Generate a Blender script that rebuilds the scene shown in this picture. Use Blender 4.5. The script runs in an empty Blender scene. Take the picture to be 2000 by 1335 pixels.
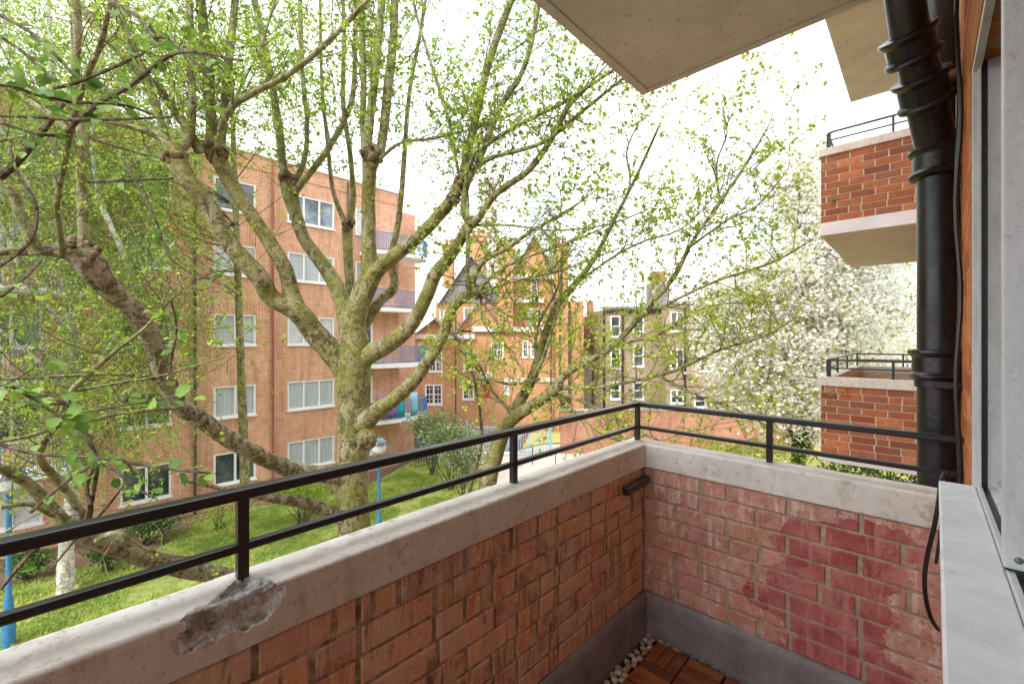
import bpy, math, random
import numpy as np
from mathutils import Vector
rng = np.random.default_rng(7); random.seed(7)
sc = bpy.context.scene; C = sc.collection
H = 6.6; F = 846.5; CX, CY = 1000.0, 662.0
AX, AY = 0.6895, 0.7243          # heading of the long parapet and the house fronts

def P(x, y, Y): return np.array(((x-CX)/F*Y, Y, H+(CY-y)/F*Y))
def L(t, n, z): return np.array((AX*t+AY*n, AY*t-AX*n, H+z))
def G(x, y, z=0.0):
    Y = (H-z)*F/(y-CY); return np.array(((x-CX)/F*Y, Y, z))
def norm(v): return v/max(1e-9, np.linalg.norm(v))

# ------------------------------------------------------------------ objects
LOC = {}
def thing(name, label, cat, loc=(0,0,0), group=None):
    o = bpy.data.objects.new(name, None); C.objects.link(o); o.location = tuple(loc)
    o.empty_display_size = .2
    LOC[o.name] = np.array(loc, float); o['label'] = label; o['category'] = cat
    if group: o['group'] = group
    return o
def tag(o, label, cat, group=None, kind=None):
    o['label'] = label; o['category'] = cat
    if group: o['group'] = group
    if kind: o['kind'] = kind
    return o
class MB:
    def __init__(s): s.v=[]; s.q=[]; s.n=0; s.col=[]; s.sm=[]; s.polys=[]
    def add(s, V, Fq, col=None, smooth=False):
        V = np.asarray(V, float).reshape(-1,3); s.v.append(V)
        Fq = np.asarray(Fq, int)
        s.q.append(Fq+s.n); s.n += len(V)
        s.col.append(np.tile(np.array(col if col is not None else (1,1,1)), (len(Fq),1)) if np.ndim(col)<2 else np.asarray(col))
        s.sm.append(np.full(len(Fq), smooth)); return s
    def quad(s, a,b,c,d, col=None): return s.add([a,b,c,d],[[0,1,2,3]],col)
    def hexa(s, p, col=None):   # 8 corners: bottom 0-3 ccw, top 4-7
        return s.add(p, [[0,3,2,1],[4,5,6,7],[0,1,5,4],[1,2,6,5],[2,3,7,6],[3,0,4,7]], col)
    def box(s, x0,x1,y0,y1,z0,z1, col=None):
        return s.hexa([(x0,y0,z0),(x1,y0,z0),(x1,y1,z0),(x0,y1,z0),(x0,y0,z1),(x1,y0,z1),(x1,y1,z1),(x0,y1,z1)], col)
    def lbox(s, t0,t1,n0,n1,z0,z1, col=None):
        c=[(t0,n0),(t0,n1),(t1,n1),(t1,n0)]
        return s.hexa([L(t,n,z0) for t,n in c]+[L(t,n,z1) for t,n in c], col)
    def tube(s, pts, rad, seg=8, col=None, cap=False):
        pts = np.asarray(pts,float); rad=np.asarray(rad,float); m=len(pts)
        T = np.gradient(pts, axis=0); T /= np.maximum(1e-9,np.linalg.norm(T,axis=1))[:,None]
        u = np.cross(T[0], (0.13,0.2,1.0) if abs(T[0][2])<.9 else (1,0.1,0)); u = norm(u)
        ang = np.linspace(0,2*math.pi,seg,endpoint=False); ca,sa=np.cos(ang),np.sin(ang)
        V=np.empty((m,seg,3))
        for i in range(m):
            u = norm(u - T[i]*np.dot(u,T[i])); w=np.cross(T[i],u)
            V[i]=pts[i]+rad[i]*(ca[:,None]*u+sa[:,None]*w)
        i=np.arange(m-1)[:,None]*seg; j=np.arange(seg)[None]; k=(j+1)%seg
        Q=np.stack([i+j,i+k,i+seg+k,i+seg+j],-1).reshape(-1,4)
        s.add(V,Q,col,True)
        if cap:
            c0=len(V.reshape(-1,3)); 
            for e,ring in ((0,V[0]),(1,V[-1])):
                VV=np.vstack([ring,ring.mean(0)[None]]); ff=[[a,(a+1)%seg,seg,seg] for a in range(seg)]
                s.add(VV,[[a,b,c,c] for a,b,c,_ in ff],col)
        return s
    def lathe(s, c, prof, seg=20, axis=None, col=None):
        # prof list of (r, h); axis default z
        ax = norm(np.array(axis,float)) if axis is not None else np.array((0,0,1.))
        u = norm(np.cross(ax,(0.3,1,0.2))); w=np.cross(ax,u); ang=np.linspace(0,2*math.pi,seg,endpoint=False)
        V=[]
        for r,h in prof: V.append(np.array(c)+ax*h+r*(np.cos(ang)[:,None]*u+np.sin(ang)[:,None]*w))
        V=np.array(V); m=len(prof)
        i=np.arange(m-1)[:,None]*seg; j=np.arange(seg)[None]; k=(j+1)%seg
        return s.add(V, np.stack([i+j,i+k,i+seg+k,i+seg+j],-1).reshape(-1,4), col, True)
    def build(s, name, mat, parent=None, attr=False, bevel=0, autosm=False):
        V=np.concatenate(s.v); 
        base = np.zeros(3)
        p = parent
        while p is not None:
            if p.name in LOC: base=LOC[p.name]
            p = p.parent
        V = V-base
        Q=np.concatenate(s.q) if all(q.shape[1]==4 for q in s.q) else None
        me=bpy.data.meshes.new(name)
        cols=np.concatenate(s.col); sm=np.concatenate(s.sm)
        if Q is None:
            fs=[f for q in s.q for f in q.tolist()]
            me.from_pydata(V.tolist(),[],fs)
        else:
            tri=Q[:,2]==Q[:,3]
            if tri.any():
                cnt=np.where(tri,3,4); loops=Q.reshape(-1)[(np.arange(len(Q)*4)%4!=3)|~np.repeat(tri,4)]
            else: cnt=np.full(len(Q),4); loops=Q.reshape(-1)
            me.vertices.add(len(V)); me.vertices.foreach_set('co',V.astype(np.float32).ravel())
            me.loops.add(len(loops)); me.loops.foreach_set('vertex_index',loops.astype(np.int32))
            me.polygons.add(len(Q)); st=np.concatenate([[0],np.cumsum(cnt)[:-1]])
            me.polygons.foreach_set('loop_start',st.astype(np.int32))
            me.update(calc_edges=True)
        me.polygons.foreach_set('use_smooth', sm.astype(bool))
        if attr:
            a=me.attributes.new('Col','FLOAT_COLOR','FACE')
            a.data.foreach_set('color', np.hstack([cols,np.ones((len(cols),1))]).astype(np.float32).ravel())
        # uv in metres
        if len(V) < 60000:
            nl=len(me.loops); ln=np.empty(nl,np.int32); me.loops.foreach_get('vertex_index',ln)
            nf=len(me.polygons); nn=np.empty(nf*3,np.float32); me.polygons.foreach_get('normal',nn); nn=nn.reshape(-1,3)
            tot=np.empty(nf,np.int32); me.polygons.foreach_get('loop_total',tot)
            nr=np.repeat(nn,tot,axis=0); co=(V+base)[ln]
            flat=np.abs(nr[:,2])>.7
            tx=-nr[:,1]; ty=nr[:,0]; l=np.maximum(1e-6,np.hypot(tx,ty)); tx/=l; ty/=l
            # keep tangents on one of two signs so bricks stay aligned
            uu=np.where(flat,co[:,0],co[:,0]*tx+co[:,1]*ty); vv=np.where(flat,co[:,1],co[:,2])
            uv=me.uv_layers.new(name='UVMap'); uv.data.foreach_set('uv',np.stack([uu,vv],-1).astype(np.float32).ravel())
        me.validate(); me.update()
        if sm.any() and len(V)<40000 and not attr: me.set_sharp_from_angle(angle=math.radians(38))
        o=bpy.data.objects.new(name,me); C.objects.link(o)
        if mat is not None: me.materials.append(mat)
        if parent is not None: o.parent=parent
        if bevel:
            b=o.modifiers.new('b','BEVEL'); b.width=bevel; b.segments=2; b.limit_method='ANGLE'; b.angle_limit=math.radians(40)
        return o
def struct(o): o['kind']='structure'; return o

# ------------------------------------------------------------------ materials
class NG:
    def __init__(s,name):
        s.m=bpy.data.materials.new(name); s.m.use_nodes=True; s.t=s.m.node_tree; s.t.nodes.clear()
        s.out=s.t.nodes.new('ShaderNodeOutputMaterial')
    def n(s,ty,ins=None,**kw):
        nd=s.t.nodes.new(ty)
        for k,v in kw.items(): setattr(nd,k,v)
        for k,v in (ins or {}).items():
            if hasattr(v,'links') or isinstance(v,bpy.types.NodeSocket): s.t.links.new(v,nd.inputs[k])
            else:
                try: nd.inputs[k].default_value=v
                except Exception: nd.inputs[k].default_value=(*v,1)
        return nd
    def co(s,kind='Object',scale=(1,1,1)):
        if kind=='Pos': o=s.n('ShaderNodeNewGeometry').outputs['Position']
        else: o=s.n('ShaderNodeTexCoord').outputs[kind]
        if scale!=(1,1,1): o=s.n('ShaderNodeMapping',{'Vector':o,'Scale':scale}).outputs[0]
        return o
    def noise(s,co,scale,detail=4,rough=.6,dist=0):
        return s.n('ShaderNodeTexNoise',{'Vector':co,'Scale':scale,'Detail':detail,'Roughness':rough,'Distortion':dist}).outputs['Fac']
    def ramp(s,f,stops,mode='LINEAR'):
        r=s.n('ShaderNodeValToRGB',{'Fac':f}); cr=r.color_ramp; cr.interpolation=mode
        while len(cr.elements)<len(stops): cr.elements.new(.5)
        for e,(p,c) in zip(cr.elements,stops):
            e.position=p; e.color=(*c,1) if not isinstance(c,(int,float)) else (c,c,c,1)
        return r.outputs['Color']
    def mix(s,f,a,b,mode='MIX'):
        m=s.n('ShaderNodeMix',data_type='RGBA',blend_type=mode)
        for i,v in ((0,f),(6,a),(7,b)):
            if isinstance(v,bpy.types.NodeSocket): s.t.links.new(v,m.inputs[i])
            else: m.inputs[i].default_value=v if i==0 else (*v,1)
        return m.outputs[2]
    def math(s,op,a,b=None,c=None,clamp=False):
        m=s.n('ShaderNodeMath',operation=op,use_clamp=clamp)
        for i,v in enumerate((a,b,c)):
            if v is None: continue
            if isinstance(v,bpy.types.NodeSocket): s.t.links.new(v,m.inputs[i])
            else: m.inputs[i].default_value=v
        return m.outputs[0]
    def bump(s,h,strength=.3,dist=.01):
        return s.n('ShaderNodeBump',{'Height':h,'Strength':strength,'Distance':dist}).outputs[0]
    def bsdf(s,col,rough=.8,bump=None,metal=0,spec=.5,coat=0):
        ins={'Base Color':col,'Roughness':rough,'Metallic':metal,'Specular IOR Level':spec}
        if coat: ins['Coat Weight']=coat
        b=s.n('ShaderNodeBsdfPrincipled',ins)
        if bump is not None: s.t.links.new(bump,b.inputs['Normal'])
        s.t.links.new(b.outputs[0],s.out.inputs[0]); return s.m
def simple(name,col,rough=.7,var=.15,scale=8,bump=.0,metal=0,spec=.5):
    g=NG(name); co=g.co('Pos'); f=g.noise(co,scale,5)
    d=tuple(max(0,c*(1-var*2)) for c in col); l=tuple(min(1,c*(1+var)) for c in col)
    c=g.ramp(f,[(.3,d),(.7,l)])
    b=g.bump(g.noise(co,scale*6,3),bump,.01) if bump else None
    return g.bsdf(c,rough,b,metal,spec)

def brick_far(name, c1, c2, mortar, w=.225, h=.075, ms=.01, stain=.5):
    g=NG(name); uv=g.co('UV')
    br=g.n('ShaderNodeTexBrick',{'Vector':uv,'Color1':c1,'Color2':c2,'Mortar':mortar,'Scale':1.0,'Mortar Size':ms,'Mortar Smooth':.2,'Bias':0.0,'Brick Width':w,'Row Height':h})
    n1=g.noise(g.co('Pos'),.7,5); n2=g.noise(g.co('Pos',(1,1,.25)),5,4)
    c=g.mix(g.math('MULTIPLY',g.ramp(n1,[(.35,0),(.7,1)]),stain),br.outputs['Color'],tuple(x*.62 for x in c1))
    c=g.mix(g.math('MULTIPLY',g.ramp(n2,[(.45,0),(.75,1)]),.35),c,tuple(min(1,x*1.3+.05) for x in c2))
    c=g.mix(g.math('MULTIPLY',g.ramp(g.noise(g.co('Pos',(1,1,.12)),3.5,6,.75),[(.50,0),(.66,1)]),.45),c,tuple(x*.45+.03 for x in c1))
    return g.bsdf(c,.9,g.bump(g.math('SUBTRACT',1.0,br.outputs['Fac']),.4,.006),0,.2)

M={}
def build_materials():
    # near brick, long wall : per brick colour, drip streaks, lime bloom
    g=NG('brick_old'); a=g.n('ShaderNodeAttribute',attribute_name='Col').outputs['Color']; co=g.co('Pos')
    st=g.noise(g.co('Pos',(1,1,.14)),62,5,.7); big=g.noise(co,3.2,5); fine=g.noise(co,90,4,.7); med=g.noise(co,14,5,.65)
    c=g.mix(g.ramp(st,[(.48,0),(.58,.6)]),a,(.58,.27,.10))
    c=g.mix(g.ramp(med,[(.44,0),(.60,.8)]),c,(.56,.36,.24))
    c=g.mix(g.ramp(g.noise(g.co('Pos',(1,1,.2)),19,6,.7),[(.55,0),(.63,.85)]),c,(.10,.04,.03))
    c=g.mix(g.ramp(g.noise(g.co('Pos',(1.2,1.2,.09)),60,5,.7),[(.52,0),(.60,.8)]),c,(.62,.44,.24))
    c=g.mix(g.ramp(g.noise(g.co('Pos',(1,1,.5)),9,5,.7,.8),[(.50,0),(.60,.6)]),c,(.50,.25,.20))
    c=g.mix(g.ramp(big,[(.50,0),(.66,.5)]),c,(.60,.42,.32))
    c=g.mix(g.ramp(fine,[(.60,0),(.75,.6)]),c,(.07,.035,.022))
    c=g.mix(g.ramp(g.noise(co,38,7,.8),[(.58,0),(.64,.8)]),c,(.70,.58,.44))
    c=g.mix(g.ramp(g.noise(g.co('Pos',(1,1,.8)),24,7,.85),[(.60,0),(.66,.85)]),c,(.08,.045,.035))
    h=g.math('ADD',g.math('MULTIPLY',med,1.0),g.math('MULTIPLY',fine,.5))
    c=g.n('ShaderNodeHueSaturation',{'Color':c,'Value':1.25,'Saturation':.93}).outputs[0]
    M['brick_old']=g.bsdf(c,.62,g.bump(h,.55,.006),0,.45)
    g=NG('mortar_old'); co=g.co('Pos'); f=g.noise(co,26,6,.7)
    c=g.ramp(f,[(.35,(.16,.12,.09)),(.48,(.34,.265,.19)),(.62,(.56,.46,.35))])
    M['mortar_old']=g.bsdf(c,.9,g.bump(g.noise(co,120,4),.6,.004),0,.2)
    # short wall: pink lime bloom with a clean deep red area
    g=NG('brick_pink'); a=g.n('ShaderNodeAttribute',attribute_name='Col').outputs['Color']; co=g.co('Pos')
    sep=g.n('ShaderNodeSeparateXYZ',{'Vector':co})
    nn=g.math('SUBTRACT',g.math('MULTIPLY',sep.outputs[0],AY),g.math('MULTIPLY',sep.outputs[1],AX))
    zz=g.math('SUBTRACT',sep.outputs[2],H)
    w1=g.noise(co,9,5,.7); w2=g.noise(g.n('ShaderNodeMapping',{'Vector':co,'Location':(5,3,1)}).outputs[0],9,5,.7)
    nx=g.math('ADD',nn,g.math('MULTIPLY',g.math('SUBTRACT',w1,.5),.16)); zx=g.math('ADD',zz,g.math('MULTIPLY',g.math('SUBTRACT',w2,.5),.14))
    def ell(cn,cz,rn,rz):
        dx=g.math('DIVIDE',g.math('SUBTRACT',nx,cn),rn); dz=g.math('DIVIDE',g.math('SUBTRACT',zx,cz),rz)
        return g.math('SUBTRACT',1.0,g.math('ADD',g.math('MULTIPLY',dx,dx),g.math('MULTIPLY',dz,dz)))
    m=ell(-.24,-.80,.20,.13)
    for e in ((-.27,-.98,.21,.14),(-.40,-1.05,.16,.07),(-.22,-1.2,.2,.13),(-.14,-.72,.14,.07)): m=g.math('MAXIMUM',m,ell(*e))
    patch=g.ramp(m,[(.0,0),(.06,1)])
    st=g.noise(g.co('Pos',(1,1,.10)),40,5,.7); med=g.noise(co,17,5,.65); fine=g.noise(co,90,4,.7)
    old=g.mix(g.ramp(st,[(.38,0),(.60,.8)]),a,(.50,.21,.15))
    old=g.mix(g.ramp(med,[(.40,0),(.60,.7)]),old,(.62,.37,.31))
    old=g.mix(g.ramp(g.noise(g.co('Pos',(1,1,.16)),25,6,.75),[(.52,0),(.62,.7)]),old,(.76,.58,.49))
    old=g.mix(g.ramp(fine,[(.57,0),(.66,.65)]),old,(.17,.085,.07))
    old=g.mix(g.ramp(g.noise(co,33,8,.85),[(.57,0),(.63,.8)]),old,(.85,.72,.62))
    red=g.mix(g.ramp(g.noise(co,12,6,.6),[(.35,0),(.72,1)]),(.34,.065,.06),(.50,.17,.155))
    red=g.mix(g.ramp(st,[(.53,0),(.62,.5)]),red,(.60,.29,.26))
    red=g.mix(g.ramp(g.noise(co,7,6,.75),[(.50,0),(.60,.6)]),red,(.58,.25,.22))
    red=g.mix(g.ramp(g.noise(co,70,5,.8),[(.58,0),(.66,.5)]),red,(.20,.05,.05))
    c=g.mix(patch,old,red)
    c=g.mix(g.ramp(g.noise(g.co('Pos',(1,1,.5)),21,8,.85),[(.60,0),(.66,.75)]),c,(.12,.06,.055))
    M['brick_pink']=g.bsdf(c,.72,g.bump(g.math('ADD',med,g.math('MULTIPLY',fine,.5)),.4,.004),0,.35)
    g=NG('mortar_pale'); co=g.co('Pos'); f=g.noise(co,24,6,.7)
    c=g.ramp(f,[(.3,(.28,.21,.14)),(.55,(.46,.36,.25)),(.75,(.56,.46,.35))])
    M['mortar_pale']=g.bsdf(c,.9,g.bump(g.noise(co,120,4),.5,.003),0,.2)
    # coping: cream paint, exposed aggregate where broken, grime
    g=NG('painted_concrete'); a=g.n('ShaderNodeAttribute',attribute_name='brk').outputs['Fac']; co=g.co('Pos')
    n1=g.noise(co,5,6,.7); n2=g.noise(co,38,6,.75); n3=g.noise(g.co('Pos',(1,1,.3)),16,5,.7)
    c=g.ramp(n1,[(.3,(.62,.57,.50)),(.5,(.73,.69,.62)),(.7,(.80,.76,.70))])
    c=g.mix(g.ramp(n2,[(.56,0),(.66,.65)]),c,(.36,.32,.28))
    c=g.mix(g.ramp(n3,[(.54,0),(.68,.6)]),c,(.52,.42,.33))
    c=g.mix(g.ramp(g.noise(co,11,8,.85),[(.575,0),(.60,.75)]),c,(.42,.37,.31))
    cc=g.ramp(g.noise(co,46,8,.8),[(.36,(.09,.09,.09)),(.43,(.40,.41,.41)),(.52,(.62,.63,.63)),(.60,(.90,.90,.89))])
    cc=g.mix(g.ramp(g.noise(co,20,4),[(.54,0),(.64,.6)]),cc,(.30,.25,.18))
    c=g.mix(g.ramp(a,[(.45,0),(.55,1)]),c,cc)
    hh=g.math('ADD',g.math('MULTIPLY',n2,.5),g.math('MULTIPLY',g.math('MULTIPLY',g.noise(co,30,7,.8),a),3.0))
    M['painted_concrete']=g.bsdf(c,.75,g.bump(hh,.5,.006),0,.3)
    g=NG('plinth_grey'); co=g.co('Pos')
    c=g.ramp(g.noise(co,6,6,.7),[(.3,(.15,.13,.135)),(.5,(.225,.205,.21)),(.7,(.32,.295,.30))])
    c=g.mix(g.ramp(g.noise(g.co('Pos',(1,1,.3)),22,5,.7),[(.55,0),(.75,.6)]),c,(.30,.25,.24))
    M['plinth']=g.bsdf(c,.7,g.bump(g.noise(co,45,5,.7),.35,.005),0,.35)
    g=NG('soffit_paint'); co=g.co('Pos')
    c=g.ramp(g.noise(co,4,7,.75),[(.3,(.66,.67,.68)),(.55,(.76,.77,.785)),(.75,(.81,.82,.84))])
    c=g.mix(g.ramp(g.noise(co,45,5,.75),[(.59,0),(.66,.7)]),c,(.34,.30,.26))
    c=g.mix(g.ramp(g.noise(co,1.7,6,.7),[(.5,0),(.7,.4)]),c,(.50,.47,.43))
    M['soffit']=g.bsdf(c,.85,g.bump(g.noise(co,130,4,.7),.6,.003),0,.2)
    g=NG('black_paint'); co=g.co('Pos')
    c=g.ramp(g.noise(co,30,6,.7),[(.3,(.010,.010,.012)),(.6,(.018,.018,.021)),(.78,(.06,.056,.052))])
    M['black']=g.bsdf(c,.30,g.bump(g.noise(co,85,5,.7),.3,.002),0,.5)
    g=NG('pipe_black'); co=g.co('Pos')
    c=g.ramp(g.noise(co,16,6,.7),[(.35,(.008,.008,.010)),(.6,(.018,.017,.020)),(.78,(.06,.055,.05))])
    r=g.ramp(g.noise(co,9,5,.7),[(.35,.22),(.6,.38)])
    c=g.mix(g.ramp(g.noise(g.co('Pos',(1,1,.4)),30,8,.85),[(.60,0),(.65,.7)]),c,(.13,.085,.055))
    M['pipe']=g.bsdf(c,r,g.bump(g.noise(co,60,5,.7),.35,.003),0,.5)
    g=NG('white_sill'); co=g.co('Pos')
    c=g.ramp(g.noise(co,9,6,.7),[(.3,(.58,.58,.59)),(.6,(.74,.74,.75))])
    c=g.mix(g.ramp(g.noise(g.co('Pos',(1,1,1)),34,7,.85,1.5),[(.59,0),(.68,.65)]),c,(.42,.41,.41))
    M['sill']=g.bsdf(c,.6,g.bump(g.noise(co,50,5),.3,.003),0,.3)
    g=NG('aluminium_frame'); co=g.co('Pos')
    c=g.ramp(g.noise(g.co('Pos',(1,1,.3)),40,6,.7),[(.3,(.52,.52,.52)),(.7,(.64,.64,.64))])
    c=g.mix(g.ramp(g.noise(co,60,5,.8),[(.57,0),(.66,.6)]),c,(.34,.32,.30))
    c=g.mix(g.ramp(g.noise(g.co('Pos',(1,1,.25)),14,7,.8),[(.50,0),(.66,.5)]),c,(.40,.38,.35))
    M['frame']=g.bsdf(c,.5,None,.0,.5)
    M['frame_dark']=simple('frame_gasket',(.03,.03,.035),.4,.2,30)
    M['white']=simple('white_paint',(.74,.74,.73),.5,.06,20)
    M['white2']=simple('dirty_white_paint',(.80,.80,.80),.7,.07,4,.2)
    g=NG('window_glass'); 
    gl=g.n('ShaderNodeBsdfGlossy',{'Color':(.9,.95,1,1),'Roughness':.02}); tr=g.n('ShaderNodeBsdfTransparent',{'Color':(.75,.8,.8,1)})
    fr=g.n('ShaderNodeFresnel',{'IOR':1.9}); mx=g.n('ShaderNodeMixShader',{0:fr.outputs[0],1:tr.outputs[0],2:gl.outputs[0]})
    g.t.links.new(mx.outputs[0],g.out.inputs[0]); M['glass']=g.m
    g=NG('dark_pane'); co=g.co('Pos')
    M['pane']=g.bsdf(g.ramp(g.noise(co,1.3,3),[(.4,(.02,.028,.03)),(.65,(.10,.13,.14))]),.06,None,0,.9)
    M['blind']=simple('window_blind',(.55,.57,.56),.4,.12,3)
    M['pane2']=simple('reflective_pane',(.20,.27,.30),.08,.5,1.2,0,0,.9)
    g=NG('net_curtain'); co=g.co('UV',(22,.6,1))
    M['curtain']=g.bsdf(g.ramp(g.noise(co,1.0,3),[(.3,(.30,.35,.37)),(.7,(.50,.55,.57))]),.35,None,0,.5)
    M['brick_far']=brick_far('brick_courtyard',(.50,.195,.095),(.66,.33,.18),(.64,.53,.42),ms=.012,stain=.3)
    M['brick_orange']=brick_far('brick_mansion',(.52,.22,.085),(.62,.32,.15),(.56,.42,.27),ms=.012)
    M['brick_stock']=brick_far('brick_stock',(.30,.22,.14),(.42,.32,.215),(.44,.37,.30))
    M['brick_garden']=brick_far('brick_garden',(.36,.125,.075),(.48,.22,.14),(.42,.34,.27))
    M['brick_facade']=brick_far('brick_facade',(.52,.17,.055),(.62,.25,.10),(.50,.34,.22))
    g=NG('brick_neighbour'); a=g.n('ShaderNodeAttribute',attribute_name='Col').outputs['Color']; co=g.co('Pos')
    c=g.mix(g.ramp(g.noise(co,22,5,.7),[(.45,0),(.75,.6)]),a,(.20,.07,.035))
    M['brick_nb']=g.bsdf(c,.85,g.bump(g.noise(co,70,4),.4,.004),0,.2)
    M['mortar_nb']=simple('mortar_neighbour',(.62,.50,.36),.95,.15,25)
    M['slate']=simple('slate_roof',(.23,.22,.235),.7,.15,3)
    M['render_w']=simple('white_render',(.76,.74,.70),.8,.05,3)
    M['grey_paving']=simple('grey_paving',(.34,.32,.30),.9,.12,2.5,.2)
    M['blue']=simple('blue_paint',(.045,.20,.42),.4,.15,12)
    M['blue_pale']=simple('pale_blue_paint',(.22,.50,.62),.5,.12,6)
    M['lampglass']=simple('lamp_dome_grey',(.10,.12,.13),.2,.2,12,0,.0,.8)
    M['lampclear']=simple('lamp_bowl_white',(.62,.66,.68),.15,.1,12)
    def bark(name,base,light,moss,mossamt,dark):
        g=NG(name); co=g.co('Pos'); n1=g.noise(co,5,6,.7,.4); n2=g.noise(g.co('Pos',(1,1,2.2)),11,5,.7); n3=g.noise(co,2.3,4)
        c=g.ramp(n2,[(.36,dark),(.46,base),(.58,light)])
        c=g.mix(g.ramp(g.noise(co,13,5,.75,1.0),[(.55,0),(.60,.9)]),c,tuple(min(1,x*1.6+.03) for x in light))
        wv=g.n('ShaderNodeVectorMath',{0:co,1:g.n('ShaderNodeVectorMath',{0:g.n('ShaderNodeTexNoise',{'Vector':co,'Scale':6.0,'Detail':3.0}).outputs['Color'],1:(.22,.22,.22)},operation='MULTIPLY').outputs[0]},operation='ADD').outputs[0]
        vo=g.n('ShaderNodeTexVoronoi',{'Vector':g.n('ShaderNodeMapping',{'Vector':wv,'Scale':(1,1,.55)}).outputs[0],'Scale':13.0}); vc=g.n('ShaderNodeSeparateColor',{'Color':vo.outputs['Color']}).outputs[0]
        c=g.mix(g.ramp(vc,[(0,.0),(.55,0),(.56,.65),(1,.65)],'CONSTANT'),c,tuple(min(1,x*1.35+.03) for x in light))
        c=g.mix(g.ramp(vc,[(0,.6),(.22,.6),(.23,0),(1,0)],'CONSTANT'),c,tuple(x*.55+y*.45 for x,y in zip(base,dark)))
        c=g.mix(g.math('MULTIPLY',g.ramp(n3,[(.36,0),(.58,1)]),mossamt),c,moss)
        c=g.mix(g.ramp(g.noise(g.co('Pos',(1,1,6)),7,4,.6),[(.62,0),(.68,.6)]),c,dark)
        c=g.mix(g.ramp(g.noise(g.co('Pos',(1,1,.5)),28,5,.7),[(.56,0),(.66,.6)]),c,dark)
        M[name]=g.bsdf(c,.85,g.bump(g.math('ADD',g.math('ADD',n1,n2),g.noise(co,30,5,.7)),.9,.03),0,.2)
    bark('bark_plane',(.135,.11,.06),(.29,.26,.155),(.20,.225,.03),.6,(.028,.02,.014))
    bark('bark_knot',(.12,.085,.055),(.22,.17,.11),(.15,.15,.03),.25,(.04,.022,.016))
    bark('bark_low',(.12,.10,.07),(.31,.285,.215),(.17,.18,.035),.35,(.03,.022,.016))
    bark('bark_shoot',(.17,.16,.09),(.31,.31,.19),(.21,.26,.06),.5,(.045,.035,.024))
    bark('bark_twig',(.075,.055,.04),(.14,.115,.075),(.13,.14,.04),.3,(.03,.022,.018))
    bark('bark_twig_green',(.15,.14,.075),(.23,.22,.12),(.19,.21,.04),.5,(.06,.045,.03))
    bark('bark_birch',(.50,.47,.42),(.66,.63,.58),(.35,.36,.22),.3,(.10,.09,.08))
    bark('bark_dark',(.07,.055,.04),(.12,.10,.07),(.06,.09,.02),.5,(.03,.025,.02))
    def leaf(name,c1,c2,tl=.45,rough=.45):
        g=NG(name); a=g.n('ShaderNodeAttribute',attribute_name='Col').outputs['Fac']
        c=g.ramp(a,[(0,c1),(1,c2)])
        b=g.n('ShaderNodeBsdfPrincipled',{'Base Color':c,'Roughness':rough,'Specular IOR Level':.35})
        t=g.n('ShaderNodeBsdfTranslucent',{'Color':c}); m=g.n('ShaderNodeMixShader',{0:tl,1:b.outputs[0],2:t.outputs[0]})
        g.t.links.new(m.outputs[0],g.out.inputs[0]); M[name]=g.m
    leaf('leaf_plane',(.18,.34,.035),(.50,.60,.08),.5)
    leaf('leaf_olive',(.30,.44,.05),(.62,.70,.12),.55)
    leaf('leaf_near',(.08,.20,.03),(.26,.43,.07),.35,.4)
    leaf('leaf_birch',(.15,.28,.04),(.48,.62,.11),.5)
    leaf('leaf_hedge',(.06,.11,.03),(.36,.42,.17),.2)
    leaf('leaf_dark',(.03,.085,.02),(.10,.20,.04),.25)
    leaf('blossom',(.92,.93,.88),(.97,.97,.96),.5,.7)
    leaf('leaf_blossom',(.28,.36,.05),(.50,.54,.14),.4,.6)
    leaf('grass',(.22,.35,.06),(.62,.68,.18),.35,.6)
    g=NG('lawn'); co=g.co('Pos')
    c=g.ramp(g.noise(co,1.3,6,.7),[(.3,(.15,.24,.05)),(.5,(.27,.38,.08)),(.7,(.44,.46,.16))])
    c=g.mix(g.ramp(g.noise(co,5,7,.8),[(.47,0),(.58,.75)]),c,(.48,.47,.17))
    c=g.mix(g.ramp(g.noise(co,3.1,6,.8),[(.55,0),(.63,.7)]),c,(.26,.19,.10))
    M['lawn']=g.bsdf(c,.95,g.bump(g.noise(co,60,5,.8),.9,.04),0,.1)
    g=NG('lawn_dry'); co=g.co('Pos')
    c=g.ramp(g.noise(co,1.6,6,.7),[(.3,(.26,.30,.06)),(.5,(.46,.42,.14)),(.7,(.56,.48,.22))])
    M['lawn_dry']=g.bsdf(c,.95,g.bump(g.noise(co,60,5,.8),.8,.03),0,.1)
    g=NG('soil'); co=g.co('Pos')
    c=g.ramp(g.noise(co,3,8,.8),[(.3,(.10,.065,.042)),(.55,(.20,.135,.09)),(.75,(.30,.21,.14))])
    M['soil']=g.bsdf(c,.95,g.bump(g.noise(co,25,6,.8),.8,.05),0,.1)
    g=NG('tarmac'); co=g.co('Pos')
    M['tarmac']=g.bsdf(g.ramp(g.noise(co,6,6,.7),[(.3,(.22,.215,.22)),(.7,(.33,.325,.33))]),.9,None,0,.2)
    g=NG('pale_path'); co=g.co('Pos')
    M['path']=g.bsdf(g.ramp(g.noise(co,5,6,.7),[(.3,(.42,.36,.30)),(.7,(.56,.50,.43))]),.9,None,0,.2)
    g=NG('deck_wood'); a=g.n('ShaderNodeAttribute',attribute_name='Col'); co=g.co('Pos')
    gr=g.noise(co,60,6,.7,1.2); gr2=g.noise(co,14,4,.6)
    c=g.mix(g.ramp(gr,[(.38,0),(.65,.7)]),a.outputs['Color'],(.09,.026,.010))
    c=g.mix(g.ramp(gr2,[(.5,0),(.72,.5)]),c,(.42,.155,.055))
    M['wood']=g.bsdf(c,.42,g.bump(gr,.25,.002),0,.4)
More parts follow.
